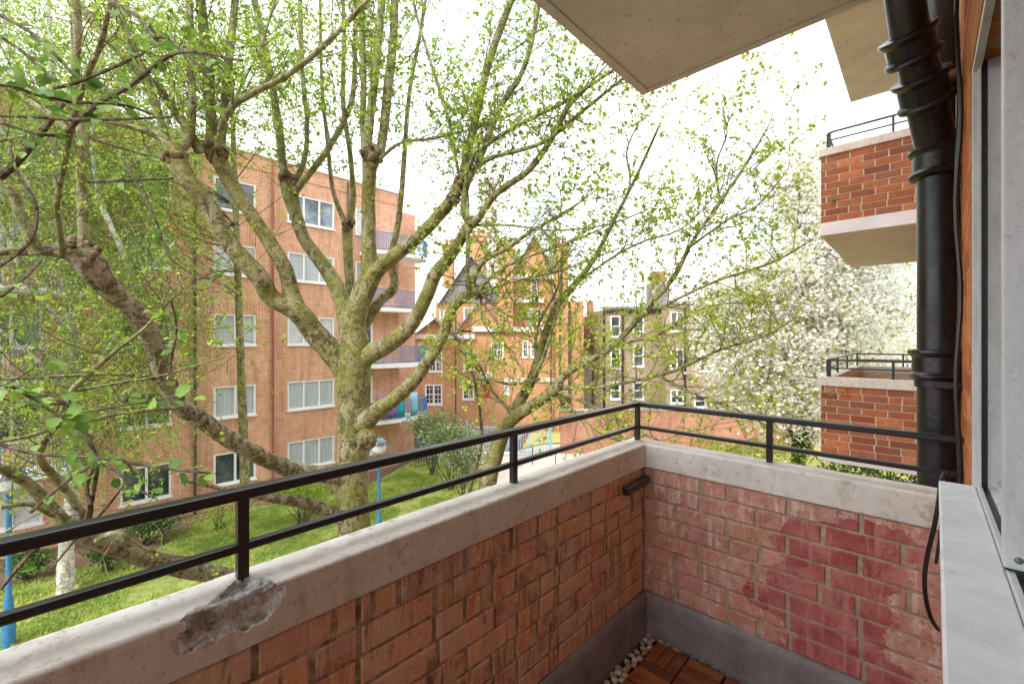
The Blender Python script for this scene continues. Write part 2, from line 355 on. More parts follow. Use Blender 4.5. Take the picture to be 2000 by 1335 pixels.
    M['black_plastic']=simple('black_plastic',(.012,.012,.012),.5,.1,20)
    M['wet_floor']=simple('bituminous_floor',(.035,.024,.026),.55,.35,14,.3)
    M['pebble_a']=simple('pebble_cream',(.50,.40,.30),.45,.12,40)
    M['pebble_b']=simple('pebble_grey',(.34,.28,.25),.45,.15,40)
    M['pebble_c']=simple('pebble_ochre',(.42,.27,.12),.45,.15,40)
    M['pebble_d']=simple('pebble_white',(.60,.54,.50),.45,.1,40)
    M['rubble']=simple('mortar_rubble',(.30,.28,.27),.9,.3,60,.6)
    M['cable']=simple('cable_black',(.012,.012,.013),.35,.1,40)
    M['cloth_purple']=simple('cloth_purple',(.22,.16,.34),.9,.2,5)
    M['cloth_teal']=simple('cloth_teal',(.03,.42,.50),.9,.2,5)
    M['red']=simple('red_paint',(.45,.03,.03),.5,.1,10)
    M['pale_tower']=simple('pale_concrete',(.60,.53,.48),.9,.08,.8)
    M['far_tower']=simple('blue_grey_tower',(.52,.60,.72),.6,.1,.3)  # lightened colour stands in for haze over the distance
build_materials()

# ------------------------------------------------------------------ near balcony
ZC0,ZC1 = -.623,-.5115      # coping bottom / top
ZP, ZF = -1.226, -1.425     # plinth top / floor
NI, NO = -.995, -1.108      # long parapet faces (n)
TI, TO = 1.986, 2.10        # short parapet faces (t)
TB = -1.9                   # where the balcony ends behind the camera
par = thing('balcony_parapet','stained brick balcony wall with a chipped cream coping, right in front of the viewer','balcony wall',L(TI,NI,ZF))
BR = [(.46,.28,.22),(.40,.25,.21),(.36,.11,.08),(.60,.30,.17),(.58,.22,.09),(.52,.18,.10),(.42,.14,.09),(.52,.26,.15),(.62,.28,.10),(.48,.24,.18),(.34,.15,.10),(.60,.22,.07),(.52,.24,.19)]
BP = [(.56,.22,.13),(.50,.20,.15),(.60,.28,.19),(.46,.18,.14),(.58,.25,.12)]
def brickface(axis, u0,u1, z0, rows, face, out, pal, hdr=.5, rh=.075, reveal=.006, jit=.25, seed=1):
    """bricks laid on a wall; axis 't' = along t at n=face, 'n' = along n at t=face; out=+-1 the side they look to"""
    r=random.Random(seed); mb=MB()
    for k in range(rows):
        za=z0+k*rh+.005; zb=za+rh-.010; u=u0-(.17 if k%2 else .05)-r.random()*.02; st=k%2==0
        while u<u1:
            w=(.102 if r.random()<hdr else .215); 
            a=max(u+.005,u0+.002); b=min(u+w,u1-.002)
            if b-a>.015:
                c=np.array(r.choice(pal))*(1+(r.random()-.5)*jit*2)
                e=.0035; f0=face-out*.012; f1=face+out*(.0+r.random()*.0015)
                j=[(r.random()-.5)*.003 for _ in range(4)]
                base=[(a,za),(b,za),(b,zb),(a,zb)]
                fr=[(a+e,za+e+j[0]),(b-e,za+e+j[1]),(b-e,zb-e+j[2]),(a+e,zb-e+j[3])]
                def pt(uu,ff,zz): return L(uu,ff,zz) if axis=='t' else L(ff,uu,zz)
                V=[pt(x,f0,z) for x,z in base]+[pt(x,f1-out*.003,z) for x,z in base]+[pt(x,f1,z) for x,z in fr]
                Q=[[0,1,5,4],[1,2,6,5],[2,3,7,6],[3,0,4,7],[4,5,9,8],[5,6,10,9],[6,7,11,10],[7,4,8,11],[8,9,10,11]]
                mb.add(V,Q,c)
            u+=w+.010
    return mb
rws=8; z0=ZC0-rws*.0754
brickface('t',TB,TI-.001,z0,rws,NI,1,BR,.5,.0754,seed=4).build('brick_facing',M['brick_old'],par,True)
brickface('n',NI+.001,.094,z0,rws,TI,-1,BP,.3,.0754,seed=9).build('short_wall_facing',M['brick_pink'],par,True)
MB().lbox(TB,TI+.0045,NO+.012,NI-.0045,ZF-.2,ZC0).build('mortar_core',M['mortar_old'],par)
MB().lbox(TI+.0045,TO-.012,NO+.012,.094,ZF-.2,ZC0).build('short_mortar_core',M['mortar_pale'],par)
# plinth, with softened uneven top edge
def plinth(axis):
    mb=MB(); U=np.arange(TB,TI-.0,.03) if axis=='t' else np.arange(NI,.10,.03)
    prof=[(0,ZP+.006),(.010,ZP+.004),(.020,ZP-.006),(.024,ZP-.02),(.026,ZF-.03)]
    V=[]
    for i,u in enumerate(U):
        for j,(o,z) in enumerate(prof):
            o2=o+(.002*math.sin(u*17)+random.uniform(-.001,.001) if 0<j<4 else 0); z2=z+(.003*math.sin(u*9)+random.uniform(-.0015,.0015) if j<3 else 0)
            V.append(L(u,NI+.0015+o2,z2) if axis=='t' else L(TI-.0015-o2,u,z2))
    m=len(prof); Q=[[i*m+j,(i+1)*m+j,(i+1)*m+j+1,i*m+j+1] for i in range(len(U)-1) for j in range(m-1)]
    mb.add(V,Q,None,True); return mb
p=plinth('t'); q=plinth('n'); p.v+=q.v; p.q+=[x+p.n for x in q.q]; p.n+=q.n; p.col+=q.col; p.sm+=q.sm
p.build('plinth',M['plinth'],par)
# coping with the broken bite round the first post
def facepix(x,y):
    q=(x-CX)/F; t=(AY*-NI+AX*-NI*q)/(AX-AY*q); Y=AY*t-AX*NI; return (t,(CY-y)/F*Y)
BRK=[facepix(x,y) for x,y in ((552,1140),(556,1158),(540,1182),(512,1208),(478,1222),(448,1228),(425,1240),(395,1250),(372,1268),(350,1266),(348,1240),(362,1222),(352,1208),(372,1192),(405,1180),(432,1158),(455,1138),(478,1128),(520,1130))]
def inpoly(x,y,poly):
    c=False; j=len(poly)-1
    for i in range(len(poly)):
        if (poly[i][1]>y)!=(poly[j][1]>y) and x<(poly[j][0]-poly[i][0])*(y-poly[i][1])/(poly[j][1]-poly[i][1])+poly[i][0]: c=not c
        j=i
    return c
def pdist(x,y,poly):
    d=9
    for i in range(len(poly)):
        a=np.array(poly[i]); b=np.array(poly[(i+1)%len(poly)]); p_=np.array((x,y)); t=np.clip(np.dot(p_-a,b-a)/np.dot(b-a,b-a),0,1)
        d=min(d,np.linalg.norm(p_-(a+t*(b-a))))
    return d
from mathutils import noise as mn
def coping_sweep(U, fn, brk=False, step_top=12, step_face=10):
    # cross section: (outward offset from inner face o, z), from under the inner lip, up, over the top, down outside
    r=.008; W=NI-NO; prof=[(-.0,ZC0+.001),(.006,ZC0+.001)]
    for z in np.linspace(ZC0+.004,ZC1-r,step_face*2 if brk else step_face): prof.append((.009,z))
    for a in np.linspace(0,math.pi/2,6)[1:]: prof.append((.009-r+r*math.cos(a),ZC1-r+r*math.sin(a)))
    for o in np.linspace(.009-r-.004,-W+.016,step_top*2 if brk else step_top): prof.append((o,ZC1))
    for a in np.linspace(0,math.pi/2,5)[1:]: prof.append((-W+.012-.012*math.sin(a),ZC1-.012+.012*math.cos(a)))
    prof.append((-W,ZC0-.0)); prof.append((-W+.02,ZC0))
    V=[];B=[];m=len(prof)
    for u in U:
        for k,(o,z) in enumerate(prof):
            nz=mn.noise(Vector((u*6,o*6,z*6)))*.0022+mn.noise(Vector((u*25,o*25,z*25)))*.0010
            oo,zz=o,z; b=0
            if o<.008: zz=z+nz if z>ZC0+.02 else z
            else: oo=o+nz
            if brk:
                # flatten surface into (u, s) plane: face uses z, top uses distance inwards
                sc_=1 if o>0 else -NI/(-NI-o); s_=z*sc_; u_=u*sc_
                jx=mn.noise(Vector((u*40,s_*40,3)))*.005+mn.noise(Vector((u*110,s_*110,7)))*.004
                if inpoly(u_+jx,s_+jx,BRK):
                    d=min(.010,.5*max(.002,pdist(u_+jx,s_+jx,BRK)))+.007
                    if o<=0: d=min(.024,.003+1.1*pdist(u_+jx,s_+jx,BRK))
                    d+=mn.noise(Vector((u*30,o*30,z*30)))*.010+mn.noise(Vector((u*80,o*80,z*80)))*.004
                    oo-=d*(.85 if o>0 else .1); zz-=d*(.3 if o>0 else 1.0) if z>ZC0+.02 else 0
                    b=1
            V.append(fn(u,oo,zz)); B.append(b)
    Q=[[i*m+j,(i+1)*m+j,(i+1)*m+j+1,i*m+j+1] for i in range(len(U)-1) for j in range(m-1)]
    return V,Q,B
copV=[];copQ=[];copB=[];off=0
def addcop(V,Q,B):
    global off
    copV.extend(V); copQ.extend([[k+off for k in q] for q in Q]); copB.extend(B); off+=len(V)
fa=lambda u,o,z: L(u,NI+o,z)
fb=lambda u,o,z: L(TI-o,u,z)
# A part ends in a mitre at the corner
def fam(u,o,z):
    return L(min(u,TI-o),NI+o,z)
def fbm(u,o,z):
    return L(TI-o,max(u,NI+o),z)
addcop(*coping_sweep(np.concatenate([np.arange(TB,.08,.03),np.arange(.085,.4001,.0035),np.arange(.41,TO,.02),[TO+.02]]),fam,True))
addcop(*coping_sweep(np.insert(np.arange(NI-.10,.095,.02),0,NO-.02),fbm))
mb=MB(); mb.add(copV,copQ,None,True); cop=mb.build('coping',M['painted_concrete'],par)
at=cop.data.attributes.new('brk','FLOAT','POINT')
if len(cop.data.vertices)==len(copB): at.data.foreach_set('value',np.array(copB,np.float32))
else: print('COPING VERTS MISMATCH',len(cop.data.vertices),len(copB))
MB().lbox(.05,.45,NO+.01,NI-.05,ZC0+.002,ZC1-.058).build('broken_concrete_core',M['rubble'],par)

# floor slab of the balcony + ceiling slab
fl=MB().lbox(TB,TI+.004,NI-.004,.094,ZF-.16,ZF-.004).build('balcony_floor',M['wet_floor']); struct(fl)

# railing
rail=thing('metal_railing','black painted metal railing with two bars on the balcony coping','railing',L(2.05,-1.07,ZC1))
NR,TR=-1.066,2.05
def barpath(z,w,h,name):
    # swept rounded bar round the corner
    pts=[(t,NR) for t in (TB,-1,0,.6,1.2,1.7,TR-.03)]
    pts+=[(TR-.03*math.cos(a)*1.0*(1) +.0 if False else TR-.03+.03*math.sin(a),NR+.03-.03*math.cos(a)) for a in np.linspace(.3,math.pi/2-.3,3)]
    pts+=[(TR,n) for n in (NR+.03,-.8,-.468,-.2,.092)]
    pts=np.array(pts); T=np.gradient(pts,axis=0); T/=np.linalg.norm(T,axis=1)[:,None]; N=np.stack([-T[:,1],T[:,0]],-1)
    sec=[]; r=min(w,h)*.22
    for cx_,cz,a0 in ((w/2-r,h/2-r,0),(-w/2+r,h/2-r,90),(-w/2+r,-h/2+r,180),(w/2-r,-h/2+r,270)):
        for da in (0,45,90): a=math.radians(a0+da); sec.append((cx_+r*math.cos(a),cz+r*math.sin(a)))
    V=[L(*(p_+N[i]*s[0]),z+s[1]) for i,p_ in enumerate(pts) for s in sec]; m=len(sec)
    Q=[[i*m+j,(i+1)*m+j,(i+1)*m+(j+1)%m,i*m+(j+1)%m] for i in range(len(pts)-1) for j in range(m)]
    mb=MB().add(V,Q,None,False)
    e=len(pts)-1; VV=V[e*m:]; mb.add(VV+[sum(VV)/m],[[j,(j+1)%m,m,m] for j in range(m)])
    return mb.build(name,M['black'],rail)
barpath(-.331,.036,.023,'handrail'); barpath(-.446,.022,.018,'lower_rail')
for (t,n,zb) in ((.276,NR,-.575),(1.128,NR,ZC1-.01),(TR-.004,NR+.004,ZC1-.01),(TR,-.468,ZC1-.01),(-.58,NR,ZC1-.01)):
    MB().lbox(t-.011,t+.011,n-.011,n+.011,zb,-.34).build('post',M['black'],rail,bevel=.0015)

# black bar bracket at the inner corner
br=thing('wall_bracket','short black metal spout jutting under the coping at the inner corner','bracket',L(1.8,NI,-.69))
pts=[L(1.965,NI+.022,-.672),L(1.74,NI+.034,-.678)]
def beam(p0,p1,w,h):
    p0=np.array(p0);p1=np.array(p1); d=norm(p1-p0); s=norm(np.cross(d,(0,0,1))); u=np.cross(s,d)
    c=[(-1,-1),(1,-1),(1,1),(-1,1)]
    return MB().hexa([p0+s*a*w/2+u*b*h/2 for a,b in c]+[p1+s*a*w/2+u*b*h/2 for a,b in c])
beam(pts[0],pts[1],.032,.036).build('spout',M['black'],br,bevel=.006)
MB().tube([L(1.78,NI-.002,-.678),L(1.78,NI+.022,-.678)],[.006,.006],8).build('bolt',M['black'],br)

# deck tiles
def deck_tile(t1,n0,label):
    o=thing('deck_tile',label,'deck tile',L(t1-.15,n0+.15,ZF),'interlocking wooden deck tiles on the balcony floor')
    b=MB().lbox(t1-.297,t1-.003,n0+.003,n0+.297,ZF-.0035,ZF+.006); b.build('base_grid',M['black_plastic'],o)
    mb=MB(); cols=[(.30,.085,.028),(.24,.06,.022),(.36,.115,.035),(.19,.05,.024)]
    for bi in range(2):
        for bj in range(2):
            ta=t1-.148*(bi+1)-.001; na=n0+.148*bj+.002
            for k in range(3):
                c=np.array(random.choice(cols))*random.uniform(.8,1.2)
                if (bi+bj)%2==0: mb.lbox(ta+.002,ta+.145,na+.0485*k+.002,na+.0485*(k+1)-.001,ZF+.0065,ZF+.0185,c)
                else: mb.lbox(ta+.0485*k+.002,ta+.0485*(k+1)-.001,na+.002,na+.145,ZF+.0065,ZF+.0185,c)
    mb.build('slat_panel',M['wood'],o,True,bevel=.0015)
dl=['red brown slatted deck tile tucked into the corner beside the pebbles','slatted deck tile beside the corner tile along the short wall','slatted deck tile at the photo bottom, third along the short wall',
    'slatted deck tile by the pebble strip, second from the corner','slatted deck tile in the middle of the second row','slatted deck tile of the second row beside the window wall']
k=0
for i in range(2):
    for j in range(3):
        deck_tile(1.934-.302*i,-.903+.302*j,dl[k]); k+=1
# pebbles
def blob(name,r,mat,parent,sd):
    rr=random.Random(sd); mb=MB(); nu,nv=10,7; V=[]
    for i in range(nv+1):
        th=math.pi*i/nv
        for j in range(nu):
            ph=2*math.pi*j/nu; v=Vector((math.sin(th)*math.cos(ph),math.sin(th)*math.sin(ph),math.cos(th)))
            s=1+.18*mn.noise(v*1.3+Vector((sd,0,0))); V.append((v.x*r[0]*s,v.y*r[1]*s,v.z*r[2]*s))
    Q=[[i*nu+j,i*nu+(j+1)%nu,(i+1)*nu+(j+1)%nu,(i+1)*nu+j] for i in range(nv) for j in range(nu)]
    me=mb.add(V,Q,None,True).build(name,mat,parent)
    return me
protos=[]
pm=[M['pebble_a'],M['pebble_b'],M['pebble_c'],M['pebble_d']]
meshes=[]
for i in range(12):
    o=blob('pebble',(random.uniform(.014,.021),random.uniform(.011,.016),random.uniform(.009,.013)),pm[(0,1,3,0,2,3,0,1,0,3,1,0)[i]],None,i*7.3); meshes.append(o.data); bpy.data.objects.remove(o)
spots=[]
tries=0
while len(spots)<75 and tries<6000:
    tries+=1; lay=len(spots)>46
    t=random.uniform(1.36,1.955); n=random.uniform(NI+.040,-.914) 
    if random.random()<.12: t=random.uniform(1.945,1.952); n=random.uniform(-.95,-.80)
    dmin=.027 if not lay else .022
    if all((t-a)**2+(n-b)**2>dmin**2 or (lay and c==0 and False) for a,b,c in spots): spots.append((t,n,0))
hue={0:'cream',1:'grey',2:'ochre',3:'white'}
for i,(t,n,_) in enumerate(spots):
    k=random.randrange(12); o=bpy.data.objects.new('pebble',meshes[k]); C.objects.link(o)
    o.location=tuple(L(t,n,ZF+.006+random.uniform(0,.004))); o.rotation_euler=(random.uniform(-.3,.3),random.uniform(-.3,.3),random.uniform(0,6.3))
    ci=(0,1,3,0,2,3,0,1,0,3,1,0)[k]
    tag(o,'small rounded %s pebble among others between deck tiles and grey plinth'%hue[ci],'pebble','%s pebbles along the foot of the long wall'%hue[ci])
# mortar rubble strip along the short wall
rb=MB()
for u in np.arange(-.87,-.1,.012):
    w=random.uniform(.008,.02); t=1.956-random.uniform(-.006,.006)
    rb.lbox(t-w/2,t+w/2,u,u+random.uniform(.006,.02),ZF-.005,ZF+random.uniform(.004,.015))
tag(rb.build('mortar_rubble',M['rubble'],None),'crumbled grey mortar strip between deck tiles and plinth','rubble',kind='stuff')

# ------------------------------------------------------------------ own building: facade, window, slabs
FN=.095; TJ=1.79; ZH=.76; ZS=-.412
own=thing('apartment_building','near brick house front with white window sill at the right edge','building',L(3,FN,-H))
w=MB()
w.lbox(TJ,16,FN,FN+.35,-H-.2,9)
w.lbox(-5,TJ-.001,FN,FN+.35,-H-.2,ZS-.055); w.lbox(-5,TJ-.001,FN,FN+.35,ZH+.002,9)
w.build('brick_front',M['brick_facade'],own)
MB().lbox(-5,TJ-.001,FN+.5,FN+.6,ZS-.055,ZH).build('added_dark_backing',M['frame_dark'],own)  # added dark sheet behind the window, keeps light out of the room
# ragged bricks at the jamb corner
brickface('t',TJ,2.4,-.62,34,FN,-1,[(.50,.17,.055),(.44,.13,.045),(.55,.21,.08)],.5,.075,seed=21).build('jamb_bricks',M['brick_nb'],own,True)
ws=MB(); ws.hexa([L(TJ-.01,.030,ZS-.05),L(TJ-.01,.104,ZS-.05),L(-1.5,.104,ZS-.05),L(-1.5,-.012,ZS-.05),L(TJ-.01,.030,ZS),L(TJ-.01,.104,ZS),L(-1.5,.104,ZS),L(-1.5,-.012,ZS)])
sill=ws.build('window_sill',M['sill'],own,bevel=.004)
win=MB().lbox(TJ-.035,TJ-.002,.097,.112,ZS,ZH); 
win.lbox(TJ-.060,TJ-.0355,.106,.112,ZS+.01,ZH); win.lbox(-1.5,TJ-.036,.1045,.113,ZS-.004,ZS+.012); win.lbox(-1.5,TJ-.036,.097,.113,ZH-.02,ZH)
win.lbox(TJ-.045,TJ-.002,.1245,.19,ZS,ZH); win.lbox(-1.5,TJ-.0455,.1265,.19,ZS-.004,ZS+.012)
wf=win.build('window',M['frame'],own,bevel=.001)
ch=MB().lbox(TJ-.040,TJ-.004,.1122,.1243,ZS+.0,ZH).lbox(-1.5,TJ-.0405,.1132,.1262,ZS-.004,ZS+.004); ch.build('dark_channel',M['frame_dark'],wf)
# fixed pane behind
MB().lbox(.2,TJ-.046,.150,.153,ZS+.03,ZH-.02).build('pane',M['glass'],wf)
MB().lbox(.2,TJ-.046,.140,.165,ZS+.0125,ZS+.03).build('lower_rail',M['frame'],wf)
# sliding sash, near
s=MB().lbox(1.13,1.165,.099,.20,ZS+.018,ZH-.03); sash=s.build('sliding_sash',M['frame'],own,bevel=.002)
MB().lbox(1.134,1.163,.101,.198,ZS+.0125,ZS+.0175).build('gasket',M['frame_dark'],sash)
MB().lathe(L(1.1305,.1165,ZS+.023+.012),[(.0001,-.0035),(.003,-.0033),(.0055,-.0015),(.006,0)],14,axis=(AX,AY,0)).build('screw',M['lampglass'],sash)
# ceiling slab
SZ=1.25
sl=MB().lbox(TB,2.07,-1.05,FN-.001,SZ,SZ+.16)
# drip groove as a shallow raised lip
slab=sl.build('ceiling_slab',M['soffit'],own,bevel=.006)
lip=MB(); lip.lbox(TB,2.066,-1.046,-1.005,SZ-.006,SZ-.0005); lip.lbox(2.03,2.066,-1.0045,FN-.002,SZ-.006,SZ-.0005)
lip.build('drip_edge',M['soffit'],slab,bevel=.003)

# neighbouring balconies on the same front
def nb_balcony(z_top, z_cb, z_bb, z_sb, label, railing=True, t0=6.32,t1=9.45,n0=-.90, rows=None, seed=3):
    o=thing('brick_balcony',label,'balcony',L(t0,n0,z_sb),None)
    W=.11; pal=[(.44,.155,.075),(.38,.13,.068),(.48,.19,.085),(.31,.125,.075),(.42,.155,.07),(.40,.17,.10)]
    rows=int(round((z_cb-z_bb)/.0785)); rh=(z_cb-z_bb)/rows
    f=brickface('n',n0,FN-.002,z_bb,rows,t0,-1,pal,.12,rh,seed=seed)
    f2=brickface('t',t0,t1,z_bb,rows,n0,-1,pal,.12,rh,seed=seed+1)
    f.v+=f2.v; f.q+=[x+f.n for x in f2.q]; f.n+=f2.n; f.col+=f2.col; f.sm+=f2.sm
    f.build('brick_facing',M['brick_nb'],o,True)
    core=MB(); e=.006
    core.lbox(t0+e,t0+W,n0+e,FN-.002,z_bb,z_cb); core.lbox(t0+W,t1,n0+e,n0+W,z_bb,z_cb); core.lbox(t1-W,t1-.001,n0+W,FN-.002,z_bb,z_cb)
    core.build('wall_core',M['mortar_nb'],o)
    cp=MB(); x=.025
    cp.lbox(t0-x,t0+W+.01,n0-x,FN-.003,z_cb,z_top); cp.lbox(t0+W+.0102,t1+x,n0-x,n0+W+.01,z_cb,z_top); cp.lbox(t1-W,t1+x,n0+W+.0102,FN-.003,z_cb,z_top)
    cp.build('coping',M['painted_concrete'],o,bevel=.006)
    MB().lbox(t0-.01,t1+.01,n0-.01,FN-.003,z_sb,z_bb-.001).build('slab',M['white2'],o,bevel=.004)
    # soffit is a painted sheet just under the slab
    MB().lbox(t0+.01,t1-.01,n0+.01,FN-.003,z_sb-.004,z_sb-.0005).build('soffit',M['soffit'],o)
    MB().lbox(t0+W,t1-W,n0+W,FN-.003,z_bb,z_bb+.03).build('floor',M['grey_paving'],o)
    if railing:
        r=MB(); nn=n0+.05; tt=t0+.05; te=t1-.05
        for dz,rr in ((.20,.012),(.105,.009)):
            z=z_top+dz
            pth=[L(tt,FN-.01,z),L(tt,nn+.06,z),L(tt+.02,nn+.015,z),L(tt+.06,nn,z),L(te-.05,nn,z),L(te,nn+.04,z),L(te,FN-.01,z)]
            r.tube(pth,[rr]*7,8)
        rl=r.build('railing',M['black'],o)
        for (a,b) in ((tt,nn+.03),(tt,-.25),(tt+.9,nn),(tt+1.9,nn),(te-.02,nn+.02),(te,-.25),(tt+.06,nn)):
            MB().lbox(a-.011,a+.011,b-.011,b+.011,z_top-.002,z_top+.2).build('post',M['black'],rl)
    return o
nb_balcony(-.448,-.553,-1.35,-1.45,'neighbouring brick balcony with black railing on the storey of the viewer, beside the pipe',seed=30)
nb_balcony(2.267,2.175,1.385,1.235,'brick balcony with white slab edge one storey above, left of the pipe',seed=40)
nb_balcony(5.05,4.95,4.15,4.02,'pale underside of the topmost balcony, cut off by the ceiling slab',t1=9.3,seed=50)

# drainpipe
dp=thing('drainpipe','thick black cast iron soil pipe with collars running down the brick front','drainpipe',L(2.25,.025,-H))
pt_,pn=2.25,.036; r0=.058
def PL(x,y,Y): return P(x,y,Y)
Yp=AY*pt_-AX*pn
top=[P(1831,330,Yp),P(1829,290,Yp-.01),P(1812,215,Yp-.05),P(1796,140,Yp-.09),P(1776,60,Yp-.13),P(1764,-20,Yp-.15),P(1752,-120,Yp-.17)]
bot=L(pt_,pn,-H)
MB().tube([bot,L(pt_,pn,-1.5),L(pt_,pn,-.4),L(pt_,pn,.3),np.append(top[0][:2],top[0][2])],[r0]*5,28).build('pipe',M['pipe'],dp)
MB().tube(top,[r0,r0,r0*.97,r0*.93,r0*.90,r0*.88,r0*.86],28).build('bent_pipe',M['pipe'],dp)
def collar(c,axis,L_,name='collar',R=r0):
    pr=[(R,-L_/2-.012),(R+.020,-L_/2-.006),(R+.026,-L_/2+.004),(R+.024,-L_/2+.012),(R+.014,-L_/2+.020),(R+.014,L_/2-.020),(R+.022,L_/2-.012),(R+.028,L_/2-.003),(R+.026,L_/2+.006),(R+.006,L_/2+.010),(R*.9,L_/2+.010)]
    MB().lathe(c,pr,28,axis=axis).build(name,M['pipe'],dp)
zc=(CY-318)/F*Yp; collar(L(pt_,pn,zc),(0,0,1),.095)
zc=(CY-712)/F*Yp; collar(L(pt_,pn,zc),(0,0,1),.095)
def dirn(a,b): return norm(np.array(b)-np.array(a))
collar(P(1803,178,Yp-.07),dirn(top[2],top[3]),.095,R=r0*.93)
collar(P(1779,92,Yp-.11),dirn(top[3],top[4]),.085,R=r0*.92)
# second pipe behind, branch and bracket
MB().tube([L(2.52,.03,.85),L(2.52,.03,2.6)],[.062,.062],24).build('vent_pipe',M['pipe'],dp)
MB().tube([P(1803,176,Yp-.07),P(1850,165,Yp+.03),P(1866,160,Yp+.08)],[.045,.045,.05],20,cap=True).build('branch',M['pipe'],dp)
zc=(CY-748)/F*Yp
MB().lathe(L(pt_,pn,zc),[(r0+.001,-.016),(r0+.008,-.014),(r0+.008,.014),(r0+.001,.016)],28).build('strap',M['black'],dp)
MB().lbox(pt_-.09,pt_-.05,.02,.094,zc-.014,zc+.014).build('lug',M['black'],dp,bevel=.003)
# cables on the front
def wire(name,pts,r,label,mat='cable',cat='cable',grp=None):
    o=MB().tube(pts,[r]*len(pts),8,cap=True).build(name,M[mat]); tag(o,label,cat,grp); return o
cp=[]
for z in np.linspace(-.9,2.6,40): cp.append(L(1.98+.01*math.sin(z*5),.078+.006*math.sin(z*11),z))
wire('wall_cable',cp,.006,'thin black cable clipped up the brick beside the pipe')
cp=[]
for z in np.linspace(-.9,2.6,30): cp.append(L(2.12+.006*math.sin(z*7+1),.082+.004*math.sin(z*9),z))
wire('wall_cable',cp,.005,'second black cable on the brick, half hidden behind the pipe')
hang=[P(1845,925,1.32),P(1838,940,1.30),P(1832,985,1.27),P(1824,1030,1.27),P(1812,1080,1.28),P(1806,1125,1.28),P(1808,1165,1.28),P(1818,1205,1.28),P(1832,1228,1.30)]
def smooth(pts,n=6):
    pts=[np.array(p) for p in pts]; out=[]
    for i in range(len(pts)-1):
        p0=pts[max(0,i-1)];p1=pts[i];p2=pts[i+1];p3=pts[min(len(pts)-1,i+2)]
        for k in range(n):
            t=k/n; out.append(.5*((2*p1)+(p2-p0)*t+(2*p0-5*p1+4*p2-p3)*t*t+(3*p1-p0-3*p2+p3)*t**3))
    out.append(pts[-1]); return np.array(out)
wire('hanging_cable',smooth(hang),.0058,'black cable looping down in front of the short wall beside the sill')
wire('wall_cable',smooth([P(1852,925,1.32),P(1846,945,1.31),P(1840,1000,1.30),P(1835,1050,1.29),P(1828,1100,1.29)]),.004,'thin black cable lying against the inner edge of the window sill')

# ------------------------------------------------------------------ ground
def poly_sheet(name,pts,z,mat,label=None,th=0):
    V=[(p[0],p[1],z) for p in pts]; mb=MB(); mb.v.append(np.array(V,float)); mb.q.append(np.array([list(range(len(V)))])); mb.n=len(V); mb.col.append(np.ones((1,3))); mb.sm.append(np.array([False]))
    o=mb.build(name,mat); 
    if o.data.polygons[0].normal.z<0: o.data.flip_normals()
    return struct(o)
gnd=MB(); N_=40; xs=np.linspace(-400,400,N_); ys=np.linspace(-400,400,N_); X_,Y_=np.meshgrid(xs,ys,indexing='ij')
gnd.add(np.stack([X_,Y_,np.zeros_like(X_)],-1),[[i*N_+j,(i+1)*N_+j,(i+1)*N_+j+1,i*N_+j+1] for i in range(N_-1) for j in range(N_-1)])
struct(gnd.build('ground',M['soil']))
def gp(pts): return [G(x,y)[:2] for x,y in pts]
lawn1=gp([(-700,1500),(-300,1230),(0,1150),(150,1112),(280,1087),(330,1062),(400,1018),(500,990),(600,978),(700,955),(745,935),(800,905),(880,890),(960,895),(985,905),(940,945),(900,1010),(860,1150),(830,1500)])
poly_sheet('lawn',lawn1,.02,M['lawn'])
path=gp([(985,905),(1010,880),(1060,868),(1240,862),(1300,880),(1200,905),(1120,940),(1060,1000),(1010,1120),(980,1500),(830,1500),(860,1150),(900,1010),(940,945)])
poly_sheet('path',path,.012,M['path'])
lawn2=gp([(1020,876),(1035,846),(1120,833),(1300,838),(1600,850),(1800,870),(2300,1000),(2300,1500),(1100,1500),(1080,1100),(1120,985),(1200,925),(1290,890),(1290,872),(1240,860),(1060,866)])
poly_sheet('lawn',lawn2,.024,M['lawn_dry'])
yard=gp([(740,905),(790,862),(800,800),(1150,785),(1500,800),(1500,822),(1120,829),(1030,842),(1000,872),(930,884),(800,898)])
poly_sheet('yard',yard,.016,M['tarmac'])

